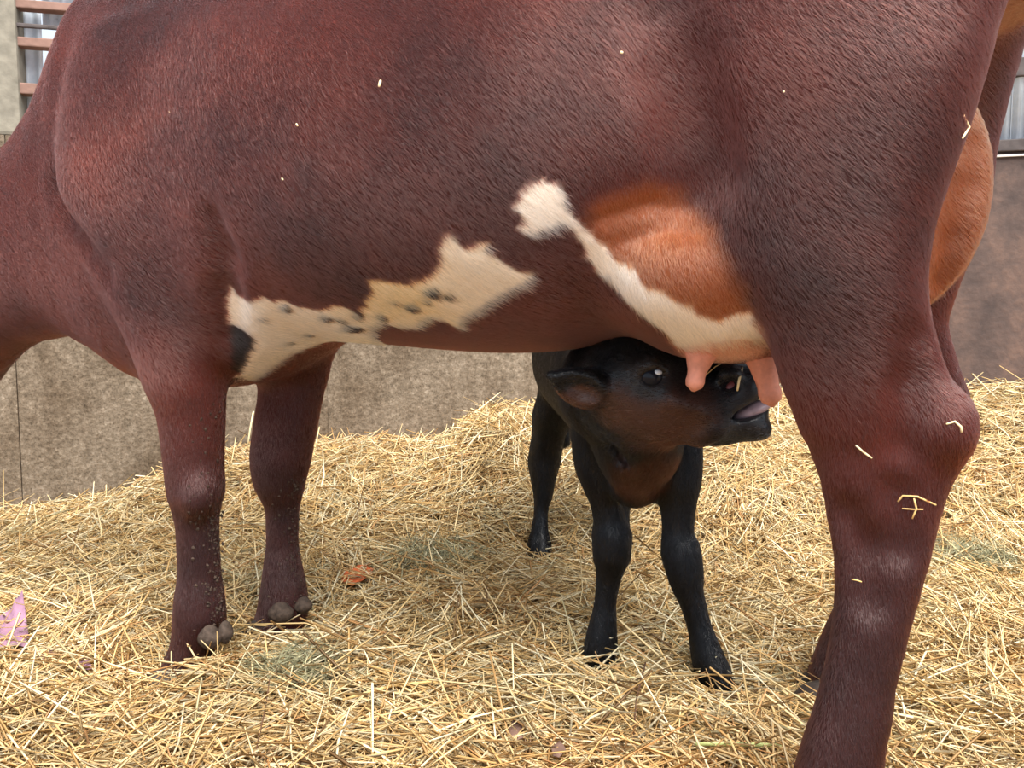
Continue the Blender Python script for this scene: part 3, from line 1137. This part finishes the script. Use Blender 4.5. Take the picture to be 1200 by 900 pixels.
# mouth, nostril, eye socket
rm = np.array(Matrix.Rotation(math.radians(-14), 3, 'Y')) @ np.eye(3)
mr = math.radians(24)
m1 = np.array([math.cos(mr), 0, math.sin(mr)])
MR = np.stack([m1, np.array([0, 1, 0]), np.array([-math.sin(mr), 0, math.cos(mr)])], 1)
FK.ell(at(890, 478, 1.36), (0.048, 0.09, 0.0115), 0.008, MR, True)
FK.ell(at(857, 451, 1.352), (0.016, 0.026, 0.012), 0.005, MR, True)
FK.ell(at(763, 442, 1.352), (0.022, 0.018, 0.018), 0.006, None, True)
FK.chain([K(747, 441, 1.372, 0.008), K(754, 430, 1.366, 0.009), K(765, 426, 1.362, 0.009), K(777, 432, 1.366, 0.007)], 0.010)
FK.chain([K(748, 447, 1.372, 0.006), K(758, 455, 1.368, 0.006), K(772, 452, 1.37, 0.005)], 0.009)
FK.chain([K(845, 444, 1.362, 0.006), K(852, 438, 1.360, 0.009), K(862, 437, 1.360, 0.008), K(868, 444, 1.362, 0.006)], 0.009)
FK.chain([K(838, 505, 1.365, 0.012), K(822, 512, 1.375, 0.012)], 0.03)
FK.chain([K(790, 470, 1.366, 0.012), K(825, 480, 1.368, 0.010)], 0.03)
# loose skin folded at the throat
FK.chain([K(698, 488, 1.47, 0.016), K(722, 505, 1.435, 0.016), K(740, 524, 1.435, 0.013), K(746, 552, 1.48, 0.010)], 0.014)
FK.chain([K(722, 522, 1.452, 0.012), K(731, 538, 1.462, 0.012)], 0.010, sub=True)
# ear
er = math.radians(25)
ER = np.stack([np.array([math.cos(er), 0.1, -math.sin(er)]), np.array([0.0, 1, 0.25]), np.array([math.sin(er), -0.25, math.cos(er)])], 1)
ER /= np.linalg.norm(ER, axis=0)
FK.cone(at(722, 448, 1.43), at(702, 452, 1.40), 0.028, 0.020, 0.018)
FK.ell(at(684, 456, 1.385), (0.050, 0.016, 0.033), 0.010, ER)
FK.cone(at(668, 447, 1.378), at(645, 440, 1.372), 0.017, 0.008, 0.014)
FK.cone(at(716, 441, 1.42), at(690, 439, 1.385), 0.014, 0.011, 0.012)
FK.ell(at(681, 459, 1.364), (0.041, 0.018, 0.022), 0.005, ER, True)
FK.cone(at(672, 451, 1.358), at(655, 445, 1.358), 0.009, 0.005, 0.006, True)
CV, CQ = FK.surface(2)
CN = vnormals(CV, CQ)
print('calf verts', len(CV))


def pix(P):
    d = P - np.array([0, 0, EYE])
    yy = d[:, 1] * CT - d[:, 2] * ST
    zz = d[:, 1] * ST + d[:, 2] * CT
    return d[:, 0] / yy * 1000 + 600, 450 - zz / yy * 1000


HC = at(784, 482, 1.41)                       # middle of the cheek
NC = at(752, 540, 1.53)                       # throat
EC = at(679, 456, 1.40)                       # ear
MZ = at(880, 470, 1.39)                       # muzzle


def calf_color(P):
    f = fbm(P * 14, 3, 3)
    black = srgb(7, 7, 9)
    brown = srgb(64, 36, 25)
    c = np.tile(black, (len(P), 1)) * (1 + 0.3 * f[:, None])

    def near(C, r, s=0.35):
        d = np.linalg.norm((P - C) / np.array(r), axis=1) + s * f
        return sstep(1.15, 0.75, d)
    w = np.maximum.reduce([near(HC, (0.12, 0.09, 0.07)), near(NC, (0.06, 0.09, 0.09)) * 0.5, near(EC + np.array([-0.005, 0, -0.012]), (0.055, 0.03, 0.032)) * 0.9])
    c = c + (brown - c) * w[:, None]
    e = at(763, 440, 1.37)
    w = sstep(0.055, 0.03, np.linalg.norm(P - e, axis=1))
    c = c + (srgb(30, 26, 26) - c) * w[:, None]
    w = sstep(0.075, 0.055, np.linalg.norm((P - MZ) * np.array([1, 0.8, 0.85]), axis=1) + 0.01 * f)
    c = c + (srgb(26, 26, 30) - c) * w[:, None]
    return np.clip(c, 0.002, 1)


calf_me = np_mesh('calf', CV, CQ)
col_attr(calf_me, 'coat', calf_color(CV))
calf = link('calf', calf_me, M_CALF)
tag(calf, 'small black calf with brown cheeks suckling under the red-brown cow', 'calf')
# eyes
m, nt, b = new_mat('calf_eye')
b.inputs['Base Color'].default_value = (0.012, 0.014, 0.022, 1)
b.inputs['Roughness'].default_value = 0.05
b.inputs['Specular IOR Level'].default_value = 0.2
M_EYE = m
M_EGLINT = plain('eye_glint', srgb(214, 222, 232), 0.12, 0.6, 0.05, 60, 0)
ec = at(763, 441, 1.371)
eye = blob('eye', ec, (0.0195, 0.0175, 0.0175), M_EYE, calf)
blob('eye_glint', at(769, 436, 1.369), (0.0095, 0.0155, 0.0072), M_EGLINT, eye).location = tuple(at(769, 436, 1.369) - ec)  # pale blob painted on as the light glint of the near eye
blob('eye', at(775, 440, 1.505), (0.0165, 0.0165, 0.0165), M_EYE, calf)
tng = blob('tongue', at(882, 480, 1.395), (0.034, 0.026, 0.012), plain('tongue_skin', srgb(150, 128, 136), 0.35, 0.5, 0.15, 90, 0.3, 0.002), calf, MR)
blob('nostril_lining', at(859, 453, 1.373), (0.012, 0.004, 0.009), plain('nostril_skin', srgb(120, 60, 62), 0.4, 0.4, 0.2), calf, MR)
M_CHOOF = plain('calf_hoof', srgb(40, 36, 34), 0.5, 0.35, 0.3, 60, 0.3)
for (px, py, Y, yw) in [(703, 788, 1.65, -1.7), (848, 818, 1.57, -1.1), (633, 655, 2.44, -1.6), (729, 655, 2.40, -1.5)]:
    claws(px, py, Y, calf, 0.075, 0.036, 0.05, yw, M_CHOOF)
# coat
n_c = 230000
wgt = np.where(CV[:, 1] > 1.9, 0.45, 1.0) * np.where(np.linalg.norm(CV - MZ, axis=1) < 0.05, 0.12, 1.0)
HP, HN = sample_surface(CV, CQ, CN, wgt, n_c)
hc_ = calf_color(HP) * (0.7 + 0.7 * rng.random((n_c, 1)))
head = sstep(1.52, 1.47, HP[:, 1]) * sstep(0.45, 0.5, HP[:, 2])
d = np.zeros_like(HP)
d[:, 2] = -0.8
d[:, 1] += 0.5 * sstep(1.7, 1.9, HP[:, 1]) * sstep(0.4, 0.5, HP[:, 2])
d = d * (1 - head[:, None]) + head[:, None] * (-e1 * 0.9 + np.array([0, 0, -0.25]))
poll = sstep(0.075, 0.03, np.linalg.norm((HP - at(742, 400, 1.42)) * np.array([0.8, 0.8, 1.1]), axis=1))
d += rng.normal(0, 0.15, d.shape) + rng.normal(0, 0.6, d.shape) * poll[:, None]
d -= HN * (d * HN).sum(1)[:, None]
d /= np.linalg.norm(d, axis=1)[:, None] + 1e-9
ln = (0.013 - 0.006 * head + 0.020 * poll) * (0.7 + 0.6 * rng.random(n_c))
rad = 0.00030 * (0.7 + 0.6 * rng.random(n_c))
make_hair('coat', HP, d, HN, ln, rad, np.clip(hc_, 0, 1), M_CHAIR, calf, lift=0.25 + 0.5 * poll, segs=4, curl=0.35)

# ================================================================== STRAW
TINTS = np.array([srgb(240, 230, 202), srgb(232, 212, 170), srgb(218, 190, 140), srgb(202, 168, 116), srgb(174, 140, 96), srgb(122, 96, 66), srgb(186, 178, 146), srgb(206, 160, 112)])
TP = np.array([0.17, 0.26, 0.24, 0.15, 0.08, 0.03, 0.05, 0.02])


def straw_mesh(name, base, yaw, pitch, L, W, tints, bend, roll, origin=(0, 0, 0)):
    """flattened three-sided stalks with a bend half-way, all in one mesh"""
    n = len(L)
    cy, sy, cp, sp = np.cos(yaw), np.sin(yaw), np.cos(pitch), np.sin(pitch)
    D = np.stack([cy * cp, sy * cp, sp], 1)
    S = np.stack([-sy, cy, 0 * cy], 1)
    N = np.cross(D, S)
    c, s_ = np.cos(roll)[:, None], np.sin(roll)[:, None]
    S, N = S * c + N * s_, N * c - S * s_
    V = np.zeros((n, 9, 3))
    for j, t in enumerate((-0.5, 0.04, 0.5)):
        P = base + D * (t * L)[:, None] + (S * bend[:, None] + N * np.abs(bend[:, None]) * 0.6) * (L * (0.25 - t * t))[:, None]
        w = W * (1.0, 0.95, 0.75)[j]
        V[:, j * 3 + 0] = P - S * (w / 2)[:, None]
        V[:, j * 3 + 1] = P + S * (w / 2)[:, None]
        V[:, j * 3 + 2] = P + N * (w * 0.42)[:, None]
    V = V.reshape(-1, 3) - np.array(origin)
    f = []
    for j in (0, 1):
        for k in range(3):
            k2 = (k + 1) % 3
            a, b_, c2, d2 = j * 3 + k, (j + 1) * 3 + k, (j + 1) * 3 + k2, j * 3 + k2
            f += [(a, d2, c2), (a, c2, b_)]
    f += [(0, 1, 2), (6, 8, 7)]
    F = (np.array(f)[None] + (np.arange(n) * 9)[:, None, None]).reshape(-1, 3)
    me = np_mesh(name, V, F, smooth=False)
    col_attr(me, 'tint', np.repeat(tints, 9, 0))
    return me


def scatter(n, xr, yr, dens=None):
    X = rng.uniform(*xr, n * 3)
    Y = rng.uniform(*yr, n * 3)
    ok = (Y < wall_y(X) - 0.03)
    if dens is not None: ok &= rng.random(len(X)) < dens(X, Y)
    X, Y = X[ok][:n], Y[ok][:n]
    return X, Y


def straw_set(X, Y, lmin, lmax, wmin, wmax, zmax, tints=None, pstd=0.22):
    n = len(X)
    # neighbouring stalks lie roughly together in swathes
    sw = fbm(np.stack([X * 2.2, Y * 2.2, 0 * X], 1), 2, 9) * 3.5
    yaw = sw + rng.normal(0, 0.75, n) + np.where(rng.random(n) < 0.25, rng.uniform(0, 6.28, n), 0)
    e = 0.03
    gxx = (ground(X + e, Y) - ground(X - e, Y)) / (2 * e)
    gyy = (ground(X, Y + e) - ground(X, Y - e)) / (2 * e)
    slope = np.arctan(gxx * np.cos(yaw) + gyy * np.sin(yaw))
    L = rng.uniform(lmin, lmax, n) * (0.6 + 0.4 * rng.random(n))
    W = rng.uniform(wmin, wmax, n)
    pitch = slope + rng.normal(0, pstd, n)
    z = ground(X, Y) + zmax * rng.random(n) ** 1.2 + 0.25 * L * np.abs(np.sin(pitch - slope))
    if tints is None:
        tints = TINTS[rng.choice(len(TINTS), n, p=TP)] * np.array([1.02, 0.96, 0.84])
        # older, duller straw in places; dimmer light painted into the front stalks
        g = fbm(np.stack([X * 1.7, Y * 1.7, 0 * X], 1), 3, 33)
        dim_old = sstep(1.55, 1.15, Y + 0.35 * g + 0.2 * sstep(0.0, 0.5, X)) * 0.75 + 0.25 * sstep(0.1, 0.5, g)
        tints = tints * (1 - dim_old[:, None] * np.array([0.30, 0.36, 0.42]))
        org = sstep(0.15, 0.5, fbm(np.stack([X * 2.5, Y * 2.5, 0 * X], 1), 2, 55))[:, None]
        tints = tints * (1 - org * np.array([0.02, 0.12, 0.22]))
    tints = tints * rng.uniform(0.78, 1.12, (n, 1))
    return np.stack([X, Y, z], 1), yaw, pitch, L, W, np.clip(tints, 0, 1), rng.normal(0, 0.16, n), rng.normal(0, 0.7, n)


X1, Y1 = scatter(62000, (-2.4, 2.6), (0.75, 4.0), lambda x, y: (np.abs(x) < 0.75 * y + 0.25) * np.clip(1.9 / y, 0.3, 1))
X2, Y2 = scatter(26000, (-1.6, 1.8), (0.8, 2.4), lambda x, y: (np.abs(x) < 0.75 * y + 0.2) * 1.0)
A = straw_set(X1, Y1, 0.08, 0.30, 0.0026, 0.0056, 0.035)
Bq = straw_set(X2, Y2, 0.03, 0.14, 0.002, 0.0044, 0.03, pstd=0.3)
allp = [np.concatenate([a, b_]) for a, b_ in zip(A, Bq)]
bed = link('straw_bedding', straw_mesh('straw_bedding', *allp), M_STRAW)
tag(bed, 'thick golden straw bedding spread over the barn floor under cow and calf', 'straw', kind='stuff')

# ---- single stalks, wisps and litter lying about
def gpt(px, py, up=0.0):
    """point of the straw bed seen at a pixel"""
    Y = np.arange(0.8, 4.0, 0.004)
    a, b_ = at(px, py, 0.8), at(px, py, 4.0)
    W = a + (b_ - a) * ((Y - 0.8) / 3.2)[:, None]
    k = int(np.argmax(W[:, 2] < ground(W[:, 0], W[:, 1]) + 0.032))
    w = W[k].copy()
    w[2] += up
    return w


def stalk_mat(name, rgb, rough=0.5):
    return plain(name, rgb, rough, 0.35, 0.15, 30, 0.2, 0.002)


M_PALE = stalk_mat('pale_stalk', srgb(240, 222, 176))
M_GOLD = stalk_mat('golden_stalk', srgb(222, 186, 122))
M_GREEN = stalk_mat('green_stalk', srgb(176, 184, 118))
M_TWIG = stalk_mat('brown_twig', srgb(96, 66, 46), 0.7)


def stalk(name, pts, w, mat, label, cat='straw', group=None):
    P = [np.array(p, float) for p in pts]
    # even spacing with a soft bend
    Q_ = []
    for a_, b_ in zip(P[:-1], P[1:]):
        for t in (0, 0.5): Q_.append(a_ + (b_ - a_) * t)
    Q_.append(P[-1])
    rr = [w * (0.8 if k in (0, len(Q_) - 1) else 1.0) for k in range(len(Q_))]
    o = lathe_path(name, [(*p, r) for p, r in zip(Q_, rr)], mat, None, 6, 0.6)
    return tag(o, label, cat, group)


G = gpt
stalk('straw_stalk', [G(437, 896, .02), G(437, 862, .03) + np.array([0, 0, .02]), G(436, 862, .03) + np.array([0, 0.01, .055])], 0.0024, M_PALE, 'pale straw stalk standing upright at the front edge of the bedding')
stalk('straw_stalk', [G(402, 828, .012), G(460, 816, .02), G(524, 806, .014)], 0.0034, M_GOLD, 'long thick golden stalk lying level in the front bedding left of centre')
stalk('straw_stalk', [G(430, 712, .014), G(448, 728, .02), G(466, 745, .012)], 0.0028, M_PALE, 'pale stalk slanting on the straw between the cow\'s front feet and the calf')
stalk('straw_stalk', [G(498, 748, .012), G(525, 765, .02), G(552, 790, .014)], 0.0030, M_PALE, 'pale flat stalk slanting down in the middle of the open bedding')
stalk('straw_stalk', [G(602, 820, .01), G(601, 800, .03), G(600, 790, .06)], 0.0022, M_PALE, 'thin upright stalk in front bedding straight above the brown leaf')
stalk('straw_stalk', [G(640, 798, .01), G(665, 815, .02), G(690, 842, .012)], 0.0030, M_PALE, 'pale stalk slanting in front of the calf\'s front hoof nearer the cow\'s head')
stalk('straw_stalk', [G(707, 754, .04), G(720, 768, .025), G(735, 790, .01)], 0.0030, M_PALE, 'short pale stalk leaning across the calf\'s hoof nearer the cow\'s head')
stalk('straw_stalk', [G(770, 880, .014), G(800, 850, .02), G(835, 815, .02)], 0.0032, M_GOLD, 'golden stalk slanting up towards the calf\'s hoof nearer the cow\'s hind leg')
stalk('straw_stalk', [G(150, 690, .012), G(158, 700, .016), G(168, 707, .01)], 0.0042, M_PALE, 'short white flat stalk piece left of the cow\'s near front leg')
stalk('straw_stalk', [G(20, 815, .012), G(45, 823, .02), G(75, 833, .012)], 0.0028, M_PALE, 'white stalk lying in the dull straw at the front left corner')
stalk('straw_stalk', [at(290, 524, 2.95), at(293, 503, 2.95), at(297, 482, 2.96)], 0.0034, M_PALE, 'pale stalk standing up at the wall foot between the cow\'s front legs')
stalk('green_stalk', [G(815, 882, .014), G(860, 885, .018), G(915, 884, .014)], 0.0042, M_GREEN, 'pale green stem lying in the straw beside the cow\'s near hind foot', 'stem')
stalk('twig', [G(317, 826, .05), G(312, 848, .03), G(305, 872, .02), G(298, 900, .012)], 0.0018, M_TWIG, 'thin dark brown twig standing in front bedding below the cow\'s front feet', 'twig')
stalk('twig', [G(742, 880, .012), G(745, 845, .035), G(756, 808, .05)], 0.0020, M_TWIG, 'brown stem leaning among pale stalks below the calf\'s front feet', 'twig')

# litter lying on the bed: leaves and torn scraps
def sheet(name, outline, mat, label, cat, crumple=0.006, seed=0, lift=0.012, rise=0.0):
    import bmesh
    C = np.mean([G(*p) for p in outline], 0)
    bm = bmesh.new()
    vs = [bm.verts.new(Vector(G(*p) - C)) for p in outline]
    f = bm.faces.new(vs)
    bmesh.ops.triangulate(bm, faces=[f])
    bmesh.ops.subdivide_edges(bm, edges=bm.edges[:], cuts=3, use_grid_fill=True)
    P = np.array([v.co[:] for v in bm.verts])
    nz = fbm(P * 60, 3, seed)
    for v, z in zip(bm.verts, nz):
        v.co.z += crumple * float(z) * 1.6 + rise * max(0.0, v.co.y / 0.05)
    bmesh.ops.recalc_face_normals(bm, faces=bm.faces[:])
    r = bmesh.ops.solidify(bm, geom=bm.faces[:], thickness=0.0008)
    for f in bm.faces: f.smooth = True
    me = bpy.data.meshes.new(name)
    bm.to_mesh(me)
    bm.free()
    o = link(name, me, mat)
    o.location = tuple(C + np.array([0, 0, lift]))
    return tag(o, label, cat)


M_PAPER = plain('pinkish_paper', srgb(148, 112, 130), 0.7, 0.2, 0.15, 30, 0.3)
sheet('paper_scrap', [(-14, 744), (10, 738), (28, 724), (34, 752), (30, 764), (8, 764), (-14, 772)], M_PAPER, 'pink torn paper scrap standing out of straw left of the cow\'s front feet', 'paper', 0.008, 3, 0.014, 0.02)
sheet('paper_scrap', [(42, 768), (58, 765), (66, 774), (54, 780), (44, 777)], M_PAPER, 'small flat pink paper bit beside the larger torn scrap', 'paper', 0.004, 5, 0.010)
sheet('paper_scrap', [(88, 782), (104, 779), (108, 788), (94, 790)], M_PAPER, 'tiny pink paper bit nearest the cow\'s near front hoof', 'paper', 0.004, 6, 0.010)
sheet('dry_leaf', [(400, 688), (406, 674), (424, 668), (438, 671), (430, 684), (414, 692)], plain('orange_leaf', srgb(192, 98, 56), 0.7, 0.2, 0.3, 40, 0.3), 'orange dry leaf in the straw right of the far front foot', 'leaf', 0.006, 8, 0.014)
M_LEAF = plain('brown_leaf', srgb(118, 92, 80), 0.75, 0.2, 0.3, 40, 0.3)
sheet('dry_leaf', [(594, 868), (602, 851), (612, 858), (613, 874), (602, 878)], M_LEAF, 'grey-brown curled leaf in the straw at front centre', 'leaf', 0.006, 9, 0.014)
sheet('dry_leaf', [(646, 884), (656, 876), (664, 888), (655, 899), (648, 896)], M_LEAF, 'grey-brown leaf at the front edge right of the curled leaf', 'leaf', 0.006, 10, 0.014)


# grey-green hay tufts
def tuft(px, py, r, n, label):
    c = G(px, py)
    a = rng.uniform(0, 6.28, n)
    q = r * np.sqrt(rng.random(n))
    X, Y = c[0] + q * np.cos(a), c[1] + q * np.sin(a) * 0.8
    hay = np.array([srgb(178, 172, 134), srgb(158, 154, 118), srgb(202, 192, 152), srgb(140, 136, 106)])[rng.integers(0, 4, n)]
    T = list(straw_set(X, Y, 0.05, 0.16, 0.0012, 0.0026, 0.02, hay, 0.35))
    T[0][:, 2] += 0.035 * (1 - (q / r) ** 2)
    T[6] = rng.normal(0, 0.5, n)
    o = link('hay_tuft', straw_mesh('hay_tuft', *T, origin=c), M_STRAW)
    o.location = tuple(c)
    tag(o, label, 'hay', kind='stuff')


tuft(1138, 655, 0.15, 900, 'grey-green hay tuft on the straw behind the cow\'s hind leg')
tuft(505, 655, 0.17, 800, 'grey-green hay tuft on the straw left of the calf')
tuft(345, 790, 0.10, 500, 'grey-green hay tuft beside the cow\'s near front hoof')

# wisps clinging to the cow and calf
CH_ = lambda px, py, out=0.004: (lambda w: w + (np.array([0, 0, EYE]) - w) / np.linalg.norm(np.array([0, 0, EYE]) - w) * out)(FC.hit(px, py, to_cow))
KH_ = lambda px, py, out=0.004: (lambda w: w + (np.array([0, 0, EYE]) - w) / np.linalg.norm(np.array([0, 0, EYE]) - w) * out)(FK.hit(px, py, lambda W: W, 1.2, 2.4))
ZY = CH_(1112, 144)[1]
stalk('straw_wisp', [at(1133, 126, ZY + 0.02), at(1129, 136, ZY + 0.01), at(1136, 149, ZY + 0.025), at(1128, 162, ZY + 0.01)], 0.0014, M_PALE, 'white zigzag straw wisp stuck to the rear edge of the cow\'s thigh')
stalk('straw_wisp', [CH_(1003, 522), CH_(1012, 530), CH_(1022, 537)], 0.0013, M_PALE, 'short straight straw on the cow\'s gaskin in front of the hock')
stalk('straw_wisp', [CH_(1109, 497), CH_(1119, 494), CH_(1126, 500), CH_(1127, 507)], 0.0014, M_PALE, 'hooked white straw wisp on the point of the cow\'s hock')
stalk('straw_wisp', [CH_(1052, 588), CH_(1058, 581), CH_(1075, 582), CH_(1097, 592)], 0.0013, M_GOLD, 'curved straw wisp topmost of the tangle below the hock')
stalk('straw_wisp', [CH_(1057, 596), CH_(1070, 597), CH_(1082, 597)], 0.0011, M_GOLD, 'level straw bit lying across the tangle below the hock')
stalk('straw_wisp', [CH_(1071, 584), CH_(1074, 596), CH_(1069, 608)], 0.0012, M_GOLD, 'bent upright straw bit in the tangle below the hock')
stalk('straw_wisp', [CH_(998, 679), CH_(1004, 680), CH_(1010, 682)], 0.0010, M_GOLD, 'tiny straw bit on the cow\'s hind cannon')
stalk('straw_wisp', [KH_(864, 458, 0.006), KH_(866, 446, 0.010), KH_(870, 430, 0.016)], 0.0019, M_PALE, 'short straw sticking up from the calf\'s nostril')
stalk('straw_wisp', [KH_(822, 444, .006), KH_(838, 430, .016), KH_(856, 420, .03), KH_(866, 420, .03)], 0.0008, M_GOLD, 'thin bent straw strand across the calf\'s nose')
for px, py, w, dx, dy, lb in [(347, 145, .0016, 2, 3, 'white chaff fleck on the cow\'s ribs behind the shoulder'), (330, 209, .0014, 2, 2, 'white chaff fleck below the rib fleck'),
                          (446, 94, .0022, -2, 8, 'tan chaff flake on the cow\'s mid ribs'), (198, 130, .0013, 1, 2, 'pale chaff fleck on the cow\'s shoulder'),
                          (727, 61, .0018, 3, 1, 'white chaff crumb on the cow\'s flank'), (918, 106, .0011, 1, 2, 'pale chaff fleck on the cow\'s thigh')]:
    stalk('chaff_fleck', [CH_(px, py, .003), CH_(px + dx / 2, py + dy / 2, .004), CH_(px + dx, py + dy, .003)], w, M_PALE, lb, 'chaff')

# dried mud crumbs on the cow's front legs
V_, F_ = [], []
r_ = random.Random(5)
base = [(1, 0, 0), (-1, 0, 0), (0, 1, 0), (0, -1, 0), (0, 0, 1), (0, 0, -1)]
tri = [(0, 2, 4), (2, 1, 4), (1, 3, 4), (3, 0, 4), (2, 0, 5), (1, 2, 5), (3, 1, 5), (0, 3, 5)]
spots_ = [(r_.uniform(222, 262), r_.uniform(465, 620)) for _ in range(55)]
for _ in range(150):
    y_ = r_.uniform(600, 745)
    x_ = 266 - abs(r_.gauss(0, 14)) + (y_ - 690) * 0.02
    spots_.append((x_ - 4, y_))
for _ in range(110):
    y_ = r_.uniform(560, 715)
    spots_.append((352 - abs(r_.gauss(0, 16)), y_))
for x_, y_ in spots_:
    p_ = CH_(x_, y_, 0.0015)
    z_ = r_.uniform(0.0016, 0.0042)
    k_ = len(V_)
    V_ += [tuple(p_ + np.array(q_) * z_ * np.array([r_.uniform(.6, 1.3), r_.uniform(.6, 1.2), r_.uniform(.6, 1.5)])) for q_ in base]
    F_ += [tuple(k_ + i_ for i_ in t_) for t_ in tri]
me = bpy.data.meshes.new('mud_crumbs')
me.from_pydata(V_, [], F_)
tag(link('mud_crumbs', me, M_MUD, cow), kind='stuff')
